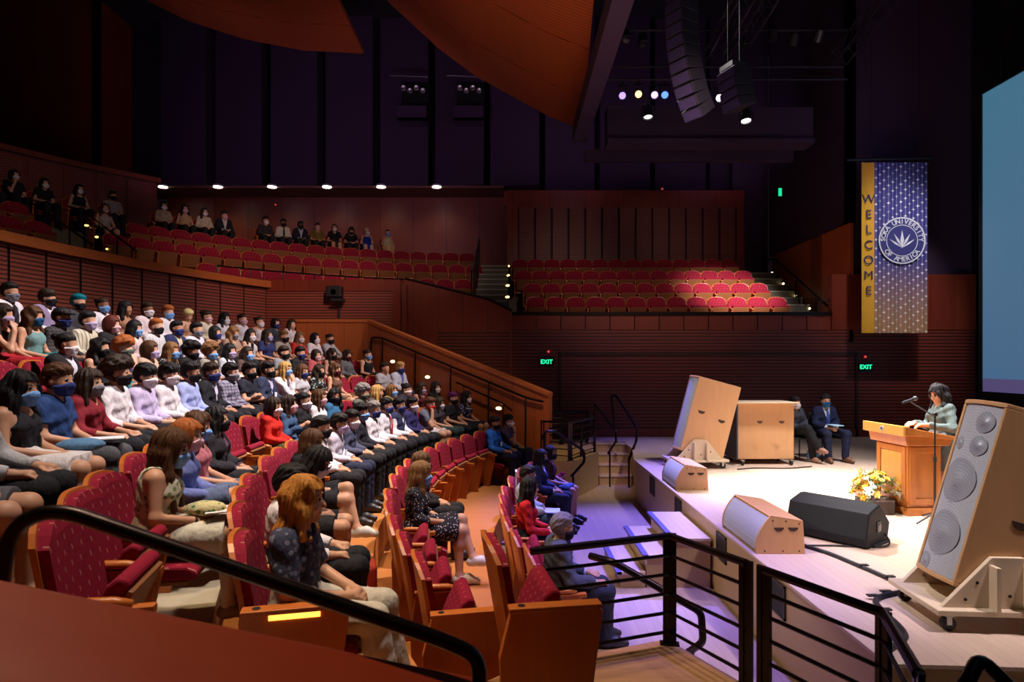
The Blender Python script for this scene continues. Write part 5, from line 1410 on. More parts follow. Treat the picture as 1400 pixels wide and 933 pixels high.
# ------------------------------------------------------------------ the audience
WH = (.74, .7, .75); LAV = (.55, .47, .72); CRM = (.62, .55, .42); BLK = (.012, .011, .014); NVY = (.02, .028, .09); GRY = (.2, .2, .22); LGR = (.4, .4, .43)
BT = ('trousers', (.015, .015, .02)); NT = ('trousers', (.02, .025, .06)); GT = ('trousers', (.08, .08, .09)); BS = ('skirt', (.015, .014, .018)); JT = ('trousers', (.05, .1, .2)); BSH = ('shorts', (.015, .015, .02))
F_ = dict(fem=True)
def X(**k): return k
PEOPLE = [
# last row, from the near side
('F', .9, 1.29, 'black', 'short', 'light', 'grey', ('suit', WH), BT, X(tie=(.02, .02, .03)), 'person in white jacket and grey mask, near end of the last row'),
('F', 3.4, 1.27, 'dark', 'fringe', 'light', 'black', ('vest', (.3, .24, .42)), BT, X(), 'person in lavender vest over white sleeves with black mask, last row'),
('F', 6.5, 1.24, 'teal', 'short', 'light', 'black', ('sweater', (.05, .05, .06)), BT, X(roll=-8), 'person with teal hair and dark sweater in the last row'),
('F', 8.6, 1.24, 'dark', 'bun', 'brown', 'blue', ('shirt', WH), BT, X(fem=True), 'person with dark tied hair, light blue mask and white shirt in the last row'),
('F', 10.5, 1.22, 'black', 'long', 'tan', None, ('tank', (.4, .2, .12)), BT, F_, 'unmasked person with long black hair and tan top in the last row'),
('F', 12.1, 1.26, 'dark', 'short', 'brown', 'white', ('shirt', (.74, .62, .66)), BT, X(), 'person in pale pink shirt and white mask in the last row'),
('F', 14.4, 1.24, 'ginger', 'short', 'pale', 'blue', ('shirt', WH), BT, X(), 'person with ginger short hair, blue mask and white shirt in the last row'),
('F', 16.2, 1.18, 'bleach', 'short', 'light', None, ('tank', (.45, .25, .15)), BT, X(fem=True, pitch=28, yaw=-30), 'person with bleached blond hair looking down in the last row'),
('F', 18.6, 1.21, 'dark', 'bun', 'light', 'pink', ('shirt', CRM), BT, F_, 'person in beige shirt with pink mask and tied dark hair in the last row'),
('F', 20.5, 1.19, 'black', 'long', 'pale', 'white', ('shirt', WH), BT, F_, 'person with long black hair, white shirt and white mask in the last row'),
('F', 22.5, 1.22, 'dark', 'bun', 'pale', 'pink', ('shirt', WH), BT, F_, 'person in white shirt with tied hair and pink mask, middle of the last row'),
('F', 24.6, 1.17, 'dark', 'bun', 'light', 'white', ('tank', WH), BT, F_, 'person in sleeveless white top and white mask in the last row'),
('F', 26.2, 1.15, 'black', 'bob', 'light', 'navy', ('shirt', (.03, .04, .06)), BT, F_, 'person with black bob and navy mask in the last row'),
('F', 27.2, 1.16, 'dark', 'long', 'pale', None, ('blouse', WH, 'dots', (.05, .05, .06)), BT, F_, 'pale faced person in white and black blouse at the far end of the last row'),
# seventh row
('E', -4.2, 1.22, 'dark', 'long', 'light', 'lavender', ('tank', (.06, .04, .035)), ('skirt', (.35, .01, .02)), X(fem=True, arms='chin'), 'person with lavender mask resting chin on hand, red skirt, seventh row'),
('E', -2.3, 1.25, 'brown', 'wavy', 'light', 'dblue', ('tank', (.16, .3, .3)), ('skirt', (.02, .16, .18)), X(fem=True, legs='crossl'), 'person in teal dress with dark blue mask and brown curls, seventh row'),
('E', .0, 1.3, 'black', 'cap', 'brown', 'navy', ('shirt', (.06, .055, .06), 'plaid', (.015, .015, .02)), BT, X(), 'person with flat dark hair and dark plaid shirt in the seventh row'),
('E', 2.0, 1.27, 'black', 'short', 'light', 'lavender', ('shirt', CRM, 'stripe', (.2, .2, .16)), BT, X(), 'person in striped cream shirt with lavender mask in the seventh row'),
('E', 4.2, 1.23, 'auburn', 'bob', 'pale', 'pink', ('sweater', BLK), BT, F_, 'person with auburn bob, pink mask and black sweater in the seventh row'),
('E', 6.2, 1.15, 'black', 'long', 'light', 'blue', ('shirt', (.6, .42, .45), 'stripe', (.7, .6, .6)), BT, F_, 'person in pink striped shirt with blue mask and black hair, seventh row'),
('E', 7.9, 1.27, 'ginger', 'short', 'pale', 'black', ('shirt', (.5, .5, .52), 'stripe', (.65, .65, .68)), BT, X(), 'person with ginger brown hair, black mask and light grey shirt, seventh row'),
('E', 10.1, 1.26, 'black', 'short', 'tan', 'navy', ('suit', NVY), BT, X(under=(.6, .5, .35)), 'person in navy jacket over a light shirt with navy mask, seventh row'),
('E', 12.5, 1.27, 'black', 'short', 'light', 'grey', ('shirt', (.6, .6, .7)), BT, X(), 'person in pale shirt with blue grey mask and black hair, seventh row'),
('E', 14.8, 1.19, 'black', 'bob', 'light', 'navy', ('tank', BLK), BT, F_, 'bare shouldered person in black top with navy mask, seventh row'),
('E', 16.2, 1.25, 'light', 'wavy', 'light', 'grey', ('blouse', (.3, .2, .15)), BT, X(fem=True, arms='phone', pitch=20), 'person with curly blond hair holding a phone in the seventh row'),
('E', 18.5, 1.18, 'black', 'long', 'light', 'white', ('tank', (.5, .46, .46)), BT, F_, 'person in sleeveless grey top with white mask and long black hair, seventh row'),
('E', 20.9, 1.22, 'dark', 'long', 'light', 'lavender', ('tee', (.025, .03, .12)), BT, F_, 'person in navy tee with lavender mask and long dark hair, seventh row'),
('E', 22.6, 1.20, 'light', 'short', 'light', 'black', ('tee', (.35, .3, .26)), BT, X(), 'person with light brown short hair and black mask in the seventh row'),
('E', 24.5, 1.20, 'light', 'long', 'light', 'white', ('blouse', (.62, .03, .02)), BT, F_, 'person in bright red blouse with white mask in the seventh row'),
('E', 26.6, 1.19, 'black', 'bob', 'pale', 'white', ('blouse', WH), BT, F_, 'person in white blouse with black bob at the far end of the seventh row'),
('E', 28.6, 1.19, 'black', 'bun', 'light', 'black', ('sweater', LGR), BT, X(fem=True, arms='knee'), 'person in grey cardigan with black mask against the wood wall'),
# sixth row
('D', -5.9, 1.26, 'black', 'bun', 'light', 'white', ('jacket', BLK), BT, X(under=(.6, .6, .68), fem=True), 'person in black blazer over white top with white mask, sixth row'),
('D', -3.1, 1.20, 'black', 'wavy', 'light', 'black', ('tank', (.02, .02, .025)), ('skirt', (.02, .18, .2)), X(fem=True, legs='cross', hl=.3), 'person with long black hair, black mask and teal skirt, sixth row'),
('D', -1.0, 1.21, 'ginger', 'curly', 'pale', 'green', ('dress', (.03, .06, .3)), ('skirt', (.03, .06, .3)), X(fem=True, arms='chin'), 'person with ginger hair in blue dress touching the face, sixth row'),
('D', 1.5, 1.19, 'brown', 'bob', 'light', 'lavender', ('blouse', (.5, .36, .26)), BT, F_, 'person with brown bob, lavender mask and beige blouse, sixth row'),
('D', 4.0, 1.18, 'light', 'long', 'light', 'blue', ('blouse', BLK, 'dots', (.5, .48, .48)), BT, F_, 'person with light brown hair, blue mask and black patterned blouse, sixth row'),
('D', 5.9, 1.18, 'black', 'curly', 'brown', 'black', ('jacket', BLK), BT, X(under=(.6, .55, .45)), 'person with black curls and black jacket with cream trim, sixth row'),
('D', 7.8, 1.17, 'light', 'curly', 'light', 'blue', ('tee', (.3, .28, .24)), BT, F_, 'person with curly blond brown hair and blue mask, sixth row'),
('D', 9.8, 1.23, 'black', 'long', 'light', 'lavender', ('shirt', (.5, .52, .6)), BT, F_, 'person in pale blue shirt with lavender mask and long black hair, sixth row'),
('D', 12.2, 1.14, 'dark', 'long', 'light', 'blue', ('tee', (.1, .06, .05)), BT, F_, 'person with dark brown hair, blue mask and brown tee, sixth row'),
('D', 16.8, 1.21, 'dark', 'short', 'light', 'black', ('tee', (.22, .25, .27)), BT, X(), 'person in grey tee with black mask and brown short hair, sixth row'),
('D', 19.0, 1.21, 'black', 'short', 'light', 'navy', ('shirt', BLK), BT, X(logo=True), 'person in black shirt with emblem on navy mask, sixth row'),
('D', 21.2, 1.12, 'dark', 'bob', 'light', 'pink', ('blouse', (.42, .08, .09)), BT, F_, 'person in dusty red blouse with pink mask, sixth row'),
('D', 23.4, 1.18, 'dark', 'wavy', 'light', 'black', ('tank', (.2, .08, .06)), BT, F_, 'person with long dark waves, bare arms and black mask, sixth row'),
('D', 25.6, 1.13, 'dark', 'wavy', 'light', 'maroon', ('shirt', (.14, .14, .15)), BT, F_, 'person in charcoal shirt with dark wavy hair, sixth row'),
('D', 28.6, 1.18, 'dark', 'bun', 'light', 'blue', ('tank', BLK), ('shorts', (.02, .02, .03)), X(fem=True, legs='cross', wide=1.15), 'person in black top with blue mask, legs crossed, by the aisle parapet'),
# fifth row
('C', -24.6, 1.2, 'brown', 'short', 'light', 'blue', ('tee', GRY), ('shorts', (.1, .1, .12)), X(), 'person in shorts at the near end of the fifth row, mostly out of frame'),
('C', -21.6, 1.22, 'dark', 'short', 'light', 'blue', ('sweater', (.45, .45, .47)), BT, X(arms='thigh'), 'person in grey sweater and black trousers, second from the near end of the fifth row'),
('C', -18.2, 1.15, 'black', 'wavy', 'light', 'blue', ('tank', (.02, .02, .026)), ('skirt', (.66, .62, .62)), X(fem=True, hl=.42), 'person with long black curls in black top and white skirt, fifth row'),
('C', -15.3, 1.24, 'brown', 'short', 'light', 'navy', ('polo', (.02, .055, .19)), GT, X(watch=-1), 'person in blue polo with navy mask and short brown hair'),
('C', -12.5, 1.15, 'dark', 'long', 'light', 'grey', ('blouse', (.22, .012, .025)), BT, X(fem=True, arms='thigh', hl=.28, sleeve=1.5), 'person in crimson top with long dark hair and dark mask'),
('C', -9.8, 1.32, 'dark', 'curly', 'light', 'black', ('shirt', WH), BT, X(sleeve=1.5), 'tall person with curly brown hair, white shirt and black mask'),
('C', -6.9, 1.22, 'black', 'fringe', 'light', 'white', ('shirt', LAV), BT, X(), 'person in lavender shirt with white mask and black fringe'),
('C', -4.3, 1.23, 'black', 'fringe', 'light', 'white', ('shirt', WH), BT, X(), 'person in white shirt with white mask beside the lavender shirt'),
('C', -1.7, 1.27, 'black', 'short', 'tan', 'black', ('shirt', (.36, .42, .75)), BT, X(), 'person in light blue shirt with black mask, fifth row'),
('C', .9, 1.24, 'dark', 'short', 'tan', 'navy', ('suit', (.012, .012, .017)), BT, X(under=(.6, .55, .75)), 'person in black suit with navy mask, fifth row'),
('C', 3.3, 1.23, 'black', 'short', 'light', 'grey', ('shirt', (.32, .3, .4), 'plaid', (.06, .05, .1)), BT, X(), 'person in checked shirt with grey mask, fifth row'),
('C', 5.8, 1.25, 'black', 'short', 'light', 'black', ('polo', (.015, .017, .03)), BT, X(arms='cross'), 'person in black polo with arms crossed, fifth row'),
('C', 8.4, 1.27, 'black', 'short', 'light', 'black', ('suit', (.03, .04, .085)), NT, X(badge=True, logo=True, under=(.55, .5, .7)), 'person in navy suit with name badge and emblem on black mask'),
('C', 10.9, 1.27, 'blond', 'long', 'light', 'blue', ('shirt', WH), BT, X(fem=True, arms='chin', hl=.22), 'person with blond hair, blue mask and white shirt, hand at chin'),
('C', 13.3, 1.17, 'brown', 'long', 'light', 'navy', ('tee', LGR), BT, F_, 'person in grey tee with navy mask and brown hair, fifth row'),
('C', 15.8, 1.17, 'dark', 'wavy', 'light', 'black', ('blouse', BLK, 'floral', (.3, .35, .3)), BT, X(fem=True, logo=True), 'person in black floral blouse with emblem on black mask, fifth row'),
('C', 18.4, 1.21, 'brown', 'wavy', 'light', 'maroon', ('tank', (.13, .06, .04)), ('shorts', (.2, .1, .05)), X(fem=True, hl=.42), 'person with very long wavy brown hair and maroon mask, fifth row'),
('C', 26.3, 1.24, 'dark', 'short', 'light', None, ('tee', LGR), BT, X(), 'unmasked person with short dark hair and grey tee near the aisle parapet'),
('C', 28.7, 1.25, 'blond', 'short', 'light', 'navy', ('jacket', (.55, .58, .7)), NT, X(under=(.12, .15, .5)), 'blond person in white jacket over blue, navy mask, by the aisle parapet'),
# fourth row
('B', -21.6, 1.2, 'brown', 'long', 'light', 'blue', ('tank', (.62, .6, .46), 'floral', (.2, .27, .1)), ('skirt', (.62, .6, .5)), X(turn=8, fem=True, lean=6, pitch=14, hl=.4, yaw=-4, armw=1.15, wide=1.08, watch=-1, shoes=(.2, .07, .03)), 'person in pale green sleeveless dress with very long brown hair'),
('B', -17.3, 1.17, 'ginger', 'bob', 'light', 'pink', ('shirt', (.16, .2, .5)), ('shorts', (.12, .16, .3)), X(fem=True, lean=4, glasses=True, legs='cross', shoes=(.5, .35, .2)), 'person with ginger hair, pink mask and blue denim shirt, legs crossed'),
('B', -14.4, 1.19, 'brown', 'wavy', 'light', 'blue', ('tank', (.5, .16, .2)), ('shorts', (.1, .13, .22)), X(fem=True, pitch=12), 'person in pink tank top with wavy brown hair and blue mask'),
('B', -11.0, 1.19, 'black', 'long', 'light', 'black', ('jacket', (.02, .018, .024)), ('shorts', (.02, .02, .025)), X(fem=True, under=(.1, .05, .08)), 'person in black jacket with long straight black hair, fourth row'),
('B', -.9, 1.13, 'dark', 'bob', 'light', 'white', ('sweater', (.62, .02, .012)), ('skirt', (.14, .15, .03), 'stripes', (.03, .03, .02)), F_, 'person in bright red cardigan with olive skirt and white mask'),
('B', 2.2, 1.13, 'dark', 'long', 'light', 'pink', ('shirt', (.04, .09, .19)), JT, X(fem=True, arms='phone'), 'person in denim shirt with long dark hair and pink mask'),
('B', 4.6, 1.15, 'black', 'bun', 'light', 'white', ('tee', BLK), BT, F_, 'person in black tee with tied black hair and white mask, fourth row'),
('B', 7.2, 1.18, 'brown', 'long', 'light', 'pink', ('blouse', WH), BT, X(fem=True, badge=True), 'person in white blouse with name badge and pink mask, fourth row'),
('B', 9.9, 1.18, 'black', 'wavy', 'light', 'black', ('sweater', (.03, .13, .26)), BT, X(fem=True, yaw=-50), 'person with black hair in teal blue top turned away, fourth row'),
('B', 16.8, 1.18, 'grey', 'curly', 'light', 'green', ('shirt', (.12, .12, .1)), BT, X(), 'person with grey brown curly hair and green mask, fourth row'),
('B', 19.2, 1.16, 'blond', 'long', 'light', None, ('tee', (.1, .08, .08)), BT, X(fem=True, yaw=20), 'unmasked person with long blond hair, fourth row'),
('B', 22.1, 1.15, 'light', 'bob', 'light', 'blue', ('tee', (.4, .3, .1)), BT, F_, 'person with light brown bob and blue mask, fourth row'),
('B', 24.8, 1.16, 'black', 'bun', 'light', 'white', ('tee', (.03, .025, .04)), BT, F_, 'person with tied black hair, white mask and dark tee, fourth row'),
('B', 27.3, 1.16, 'dark', 'long', 'light', 'lavender', ('tank', (.1, .01, .02)), BT, F_, 'person in maroon tank top with lavender mask, fourth row'),
('B', 29.9, 1.16, 'black', 'long', 'light', 'white', ('tee', BLK), BT, F_, 'person with long black hair and black tee at the far end of the fourth row'),
# third row
('A', -26.6, 1.25, 'gold', 'wavy', 'light', None, ('tee', (.035, .04, .075), 'floral', (.14, .14, .2)), ('trousers', (.55, .5, .42)), X(turn=-16, yaw=14, hl=.2, frontlock=True, arms='lap', wide=1.05, legs='fwd', hcol=1, sleeve=.85, shoes=(.3, .2, .1)), 'person with shoulder length golden hair, dark patterned shirt and beige trousers'),
('A', -22.6, 1.12, 'black', 'short', 'light', 'black', ('shirt', WH), BT, X(arms='thigh'), 'person in white shirt and black trousers just behind the golden haired person'),
('A', -16.8, 1.2, 'black', 'long', 'light', 'white', ('tank', BLK), ('shorts', (.014, .014, .018)), X(fem=True, lean=22, pitch=22, glasses=True, shoes=(.55, .52, .55)), 'person in black top and shorts leaning forward with bowed head, third row'),
('A', -11.3, 1.2, 'brown', 'long', 'light', None, ('tee', BLK), ('shorts', (.014, .014, .018)), X(fem=True, lean=10, legs='crossl', hl=.44, shoes=(.62, .6, .56), watch=-1), 'person with very long brown hair in black shorts, white shoes, legs crossed'),
('A', -5.0, 1.22, 'black', 'short', 'light', 'black', ('shirt', WH), BT, X(), 'person in white shirt with black hair and black mask, third row'),
('A', -1.2, 1.18, 'black', 'short', 'light', 'lavender', ('shirt', (.66, .62, .74)), NT, X(glasses=True, lean=6, badge=True), 'person with glasses, lanyard and pale shirt leaning forward, third row'),
('A', 2.4, 1.16, 'black', 'short', 'light', 'white', ('sweater', (.07, .08, .14)), BT, X(lean=4), 'person in slate sweater with white mask, third row'),
('A', 5.8, 1.28, 'black', 'short', 'light', 'blue', ('shirt', (.018, .018, .028)), BT, X(), 'person in black shirt with light blue mask, third row'),
('A', 9.0, 1.26, 'grey', 'short', 'light', 'navy', ('shirt', WH), BT, X(), 'older person with grey hair, navy mask and white shirt, third row'),
('A', 12.0, 1.31, 'black', 'short', 'light', 'navy', ('shirt', WH), BT, X(tie=(.5, .005, .012)), 'person in white shirt with red tie, third row'),
('A', 15.2, 1.24, 'black', 'short', 'light', 'navy', ('vest', (.03, .035, .09)), BT, X(), 'person in navy vest over white shirt, third row'),
('A', 18.2, 1.20, 'black', 'short', 'light', 'white', ('sweater', (.03, .025, .11)), BT, X(), 'person in dark blue sweater with white mask, third row'),
('A', 22.6, 1.17, 'brown', 'short', 'light', 'red', ('tee', (.13, .14, .18)), ('shorts', (.6, .55, .55)), X(arms='chin', lean=10), 'person with red mask and grey tee, hand to face, white shorts'),
('A', 25.0, 1.09, 'dark', 'long', 'light', 'white', ('tee', (.05, .04, .06)), ('trousers', (.03, .05, .05)), F_, 'person with white mask partly hidden behind the red masked one'),
('A', 27.3, 1.24, 'purple', 'short', 'light', 'black', ('tee', BLK), BT, X(), 'person with purple hair and black tee, third row'),
('A', 29.7, 1.24, 'black', 'long', 'light', 'white', ('dress', (.02, .022, .07), 'floral', (.4, .42, .55)), ('skirt', (.02, .022, .06)), F_, 'person in navy floral dress with white mask at the far end of the third row'),
# second row
('2', -9.8, 1.25, 'light', 'long', 'light', 'blue', ('dress', (.012, .012, .02), 'dots', (.5, .4, .42)), ('skirt', (.012, .012, .02), 'dots', (.5, .4, .42)), X(fem=True, legs='crossl', sleeve=1.4, shoes=(.68, .64, .58), hl=.3), 'person in black floral dress and white sneakers with light brown hair, legs crossed'),
('2', -4.6, 1.2, 'brown', 'long', 'light', 'black', ('sweater', BLK), BT, X(fem=True), 'person with reddish brown hair just behind the black floral dress, second row'),
('2', 23.6, 1.26, 'black', 'short', 'tan', 'black', ('shirt', (.02, .13, .5)), NT, X(badge=True, arms='thigh'), 'person in bright blue shirt with name badge and black mask, second row'),
('2', 27.3, 1.22, 'black', 'short', 'light', 'white', ('tee', (.08, .06, .12), 'dots', (.2, .16, .28)), NT, X(arms='chin', watch=-1), 'person in dark patterned tee with white mask, hand at cheek, second row'),
# front row
('1', -15.3, 1.26, 'grey', 'short', 'light', 'black', ('suit', (.075, .085, .11)), ('trousers', (.03, .035, .06)), X(under=(.6, .65, .75), glasses=True, arms='thigh', wide=1.08), 'grey haired person in grey suit with glasses in the front row'),
('1', -3.2, 1.36, 'black', 'long', 'light', None, ('sweater', (.5, .01, .015)), NT, X(fem=True, hl=.26), 'person in red sweater with long black hair in the front row'),
('1', 4.6, 1.26, 'black', 'short', 'light', 'black', ('jacket', (.4, .46, .6)), JT, X(under=(.5, .52, .6)), 'person in pale blue jacket with black hair beside the red sweater'),
('1', 15.0, 1.33, 'black', 'long', 'light', 'black', ('suit', (.014, .02, .09)), NT, X(fem=True, hl=.2, under=(.7, .72, .8)), 'person in navy suit with black mask at the far end of the front row'),
('1', 19.6, 1.29, 'dark', 'bob', 'light', 'black', ('blouse', (.06, .015, .03)), ('skirt', (.05, .1, .22)), X(fem=True, logo=True), 'person in dark top and denim skirt with emblem on black mask, front row'),
]
BALCONY = [
(4, 28.3, 1.3, 'black', 'bob', 'pale', 'white', ('tee', BLK), BT, X(fem=True, arms='chin'), 'person in black with white mask, hand to mask, far up the balcony left'),
(4, 31.0, 1.2, 'black', 'bob', 'pale', 'white', ('tee', BLK), BT, F_, 'person in black with white mask beside the balcony stair rail, upper left'),
(4, 26.0, 1.25, 'black', 'long', 'light', None, ('tank', BLK), BT, F_, 'bare armed person at the left picture edge of the balcony'),
(4, 34.3, 1.27, 'black', 'long', 'pale', 'white', ('tank', BLK), BT, F_, 'person in sleeveless black top with white mask at the balcony stairs'),
(3, 35.3, 1.26, 'brown', 'long', 'pale', 'pink', ('tank', (.5, .46, .44)), ('shorts', (.02, .02, .03)), F_, 'person in white tank top beside the balcony stairs'),
(4, 37.7, 1.27, 'black', 'short', 'light', 'black', ('tee', (.3, .3, .33)), BT, X(), 'person in grey tee with black hair behind the white tank top, balcony'),
(4, 43.2, 1.2, 'black', 'bob', 'light', 'white', ('blouse', (.4, .33, .25)), BT, F_, 'person in beige blouse, first from the end of the balcony back wall'),
(4, 45.6, 1.23, 'black', 'long', 'light', 'pink', ('tank', (.5, .34, .2)), BT, F_, 'person in tan sleeveless top and long black hair in the balcony'),
(4, 47.9, 1.23, 'dark', 'long', 'pale', 'white', ('shirt', (.6, .55, .42)), BT, F_, 'person in cream long sleeved shirt in the balcony'),
(4, 50.3, 1.2, 'black', 'short', 'light', 'pink', ('suit', (.014, .016, .025)), BT, X(under=(.6, .6, .65)), 'person in dark suit in the balcony beside the cream shirt'),
(4, 55.5, 1.22, 'black', 'short', 'light', 'white', ('shirt', (.03, .026, .03)), BT, X(), 'person in black shirt, first of the eight in the balcony top row'),
(4, 57.8, 1.2, 'black', 'short', 'brown', 'black', ('shirt', (.55, .53, .5)), BT, X(tie=(.04, .06, .04)), 'person in white shirt and dark tie in the balcony top row'),
(4, 60.1, 1.18, 'black', 'short', 'dark', 'black', ('suit', (.012, .015, .03)), BT, X(under=(.4, .45, .6)), 'person in dark suit with open collar in the balcony top row'),
(4, 62.4, 1.2, 'black', 'bun', 'light', 'pink', ('blouse', (.14, .1, .02), 'floral', (.3, .2, .05)), BT, F_, 'person in olive patterned blouse in the balcony top row'),
(4, 64.8, 1.23, 'brown', 'bob', 'light', 'white', ('dress', BLK), BS, F_, 'person in black dress with brown bob and white mask in the balcony top row'),
(4, 67.0, 1.12, 'dark', 'bob', 'light', 'black', ('tee', BLK), BT, X(fem=True, pitch=30, lean=15), 'person in black bowing the head, between black dress and blue dress'),
(4, 69.3, 1.14, 'bleach', 'bun', 'pale', 'white', ('tank', (.01, .025, .3)), ('skirt', (.01, .025, .3)), X(fem=True, roll=15), 'person in royal blue dress with blond hair in the balcony top row'),
(4, 72.3, 1.15, 'dark', 'bun', 'light', 'blue', ('tank', (.6, .5, .3)), ('skirt', (.6, .5, .26)), X(fem=True), 'person in pale yellow dress, last of the eight in the balcony top row'),
]


def face(a): return -R_(a)*(1 if a > 0 else .5)
rs_ = random.Random(11)
taken = {}
def relax(L, Rof, mn, hi):
    rows_ = {}
    for i, p in enumerate(L): rows_.setdefault(p[0], []).append(i)
    A = [p[1] for p in L]
    for k, ids in rows_.items():
        ids.sort(key=lambda i: A[i]); st = math.degrees((mn.get(k, .535) if isinstance(mn, dict) else mn)/Rof(k))
        for _ in range(80):
            for a, b in zip(ids[:-1], ids[1:]):
                d = st - (A[b] - A[a])
                if d > 1e-4: A[a] -= d*.55; A[b] += d*.45
            A[ids[-1]] = min(A[ids[-1]], hi.get(k, 28.9) if isinstance(hi, dict) else hi)
    return [(p[0], A[i]) + tuple(p[2:]) for i, p in enumerate(L)]
PEOPLE = relax(PEOPLE, lambda k: ROWS[k][0], {'D': .49, 'E': .485, 'F': .49}, {'F': 26.3, 'E': 27.5})
BALCONY = relax(BALCONY, lambda k: BROWS[k][0], .52, 75)
for row, ang, tall, hair, hs, skin, mask, top, bot, ex, label in PEOPLE:
    R, z = ROWS[row]
    P = dict(hair=hair, hs=hs, skin=skin, mask=mask, top=top, bot=bot, tall=tall, yaw=rs_.uniform(-9, 12), pitch=rs_.uniform(0, 8))
    P.update(ex)
    off = P.pop('off', .04)
    p = pol(R - off, ang, z)
    hres = {'1': .009, '2': .008, 'A': .009, 'B': .010, 'C': .010, 'D': .013, 'E': .014, 'F': .015}[row]
    if p.y < 4.6: hres = .0068 if row in 'ABC' else .008
    make_person(p, face(ang) + R_(P.pop('turn', 0)), P, label, h=hres, eyes=row in '12ABC')
    taken.setdefault(row, []).append((ang, label))
SP = .555
RANGE = {'1': (-17.5, 24), '2': (-23.6, 28), 'A': (-27.5, 30), 'B': (-27.5, 30), 'C': (-26, 29.5), 'D': (-14, 27.5), 'E': (-6, 26), 'F': (-1.5, 29)}
for row, (a0, a1) in RANGE.items():
    R, z = ROWS[row]; st = math.degrees(SP/R)
    occ = sorted(taken.get(row, []))
    slots = [(a, l) for a, l in occ]
    pts = [a0 - st*.9] + [a for a, _ in occ] + [a1 + st*.9]
    for q0, q1 in zip(pts[:-1], pts[1:]):
        n = int(round((q1 - q0)/st)) - 1
        if n > 0 and (q1 - q0)/(n+1) < st*.93: n -= 1
        for i in range(n):
            slots.append((q0 + (q1-q0)*(i+1)/(n+1), None))
    slots.sort()
    empt = 0
    first = True
    for a, l in slots:
        end = first and row in 'A2'
        if l is None:
            if row in 'EF' or (row == 'D' and -6 < a < 24): first = False; continue
            empt += 1
            lab = 'empty red theater seat, %s vacant one from the near end of %s' % (ORD[min(empt-1, 19)], ROWN[row])
            seat(('endlit' if row == 'A' else 'endfold') if end else 'folded', pol(R, a, z), face(a), lab)
        else:
            d = l.replace('person in ', '')
            seat(('endlit' if row == 'A' else 'endfold') if end else 'open', pol(R, a, z), face(a), ' '.join(('red theater seat under the one in ' + d).split()[:16]))
        first = False
# the single large seat on the landing
seat('endfold', (.0, 3.6, .752), R_(9), 'folded seat with broad wooden end panel, alone on the near landing by the guard railing')
# balcony and terrace seats
def ang_of(px, R):
    s = (px-700)/850; a = s*s+1; b = -2*(s*BC[0]+BC[1]); c = BC[0]**2+BC[1]**2-R*R
    return None
BSEAT = {4: [(42.5, 74)], 3: [(12, 27.2), (36.8, 84)], 2: [(10, 27.2), (35.2, 85)], 1: [(44.5, 86)], 0: [(77.5, 86)]}
BN = {4: 'topmost balcony row', 3: 'second balcony row from the top', 2: 'third balcony row from the top', 1: 'front balcony row', 0: 'short row beside the balcony stairs'}
for k, rg in BSEAT.items():
    R, z = BROWS[k]; st = math.degrees(.52/R)
    for gi, (a0, a1) in enumerate(rg):
        n = int((a1-a0)/st)
        for i in range(n+1):
            a = a0 + (a1-a0)*i/n if n else a0
            if any(q[0] == k and abs(q[1] - a) < st*.97 for q in BALCONY): continue
            side = '' if len(rg) == 1 or gi else ', left section'
            kk = min(i, n-i); frm = 'rear end' if i <= n-i else 'stage end'
            seat('folded', pol(R, a, z, BC), -R_(a), 'folded red seat, %s from the %s, %s%s' % (ORD[min(kk, 19)], frm, BN[k], side))
TX = [(.65, 13), (.65, 13), (.6, 13), (.35, 14), (.25, 14)]
TXE = [7.55, 7.28, 7.16, 7.06, 6.96]
TN = ['front terrace row', 'second terrace row', 'middle terrace row', 'fourth terrace row', 'topmost terrace row']
for i, (y, z) in enumerate(TER):
    x0, n = TX[i]; x1 = TXE[i]
    if i == 0: x0 = 3.7; n = 8
    for j in range(n):
        kk = min(j, n-1-j); frm = 'left end' if j <= n-1-j else 'stair end'
        seat('folded', (x0 + (x1-x0)*j/(n-1), y, z), -PI/2, 'folded red seat, %s from the %s of the %s' % (ORD[kk], frm, TN[i]))
# people in the balcony
for k, ang, tall, hair, hs, skin, mask, top, bot, ex, label in BALCONY:
    R, z = BROWS[k]
    P = dict(hair=hair, hs=hs, skin=skin, mask=mask, top=top, bot=bot, tall=tall, yaw=rs_.uniform(-10, 20), pitch=5); P.update(ex)
    make_person(pol(R - .04, ang, z, BC), -R_(ang), P, label, h=.016, eyes=False)
    seat('open', pol(R, ang, z, BC), -R_(ang), ' '.join(('red balcony seat under the one in ' + label.replace('person in ', '')).split()[:16]))

# ------------------------------------------------------------------ people on the stage
make_person((5.66, 8.02, .8), R_(182), dict(hair='black', hs='wavy', hl=.5, skin='light', top=('shirt', (.11, .15, .145)), bot=('skirt', (.13, .16, .17)), fem=True, stand=True, glasses=True, yaw=8, pitch=22, tall=1.25, shoes=(.3, .2, .15)), 'person in pale grey-green dress with long wavy black hair speaking at the lectern', h=.008)
def chair(loc, rz, label):
    t = empty('stage_chair', loc, rz); tag(t, label, 'chair', 'black chairs on the stage')
    MB().box((.02, -.22, .42), (.46, .22, .455)).build('seat', M_BLACK, t, bevel=.01)
    MB().box((-.03, -.21, .55), (0.0, .21, .88), mat=Matrix.Rotation(-R_(4), 4, 'Y')).build('backrest', M_BLACK, t, bevel=.01)
    for x, y in ((.44, .2), (.44, -.2), (.0, .2), (.0, -.2)):
        MB().tube([(x, y, .44 if x > .2 else .85), (x, y, 0)], .013, 8).build('leg', M_BLACK, t)
chair((5.5, 12.3, .8), R_(-82), 'black chair under the masked person in grey, beside the plywood crate')
chair((6.1, 12.3, .8), R_(-88), 'black chair under the person in the navy suit')
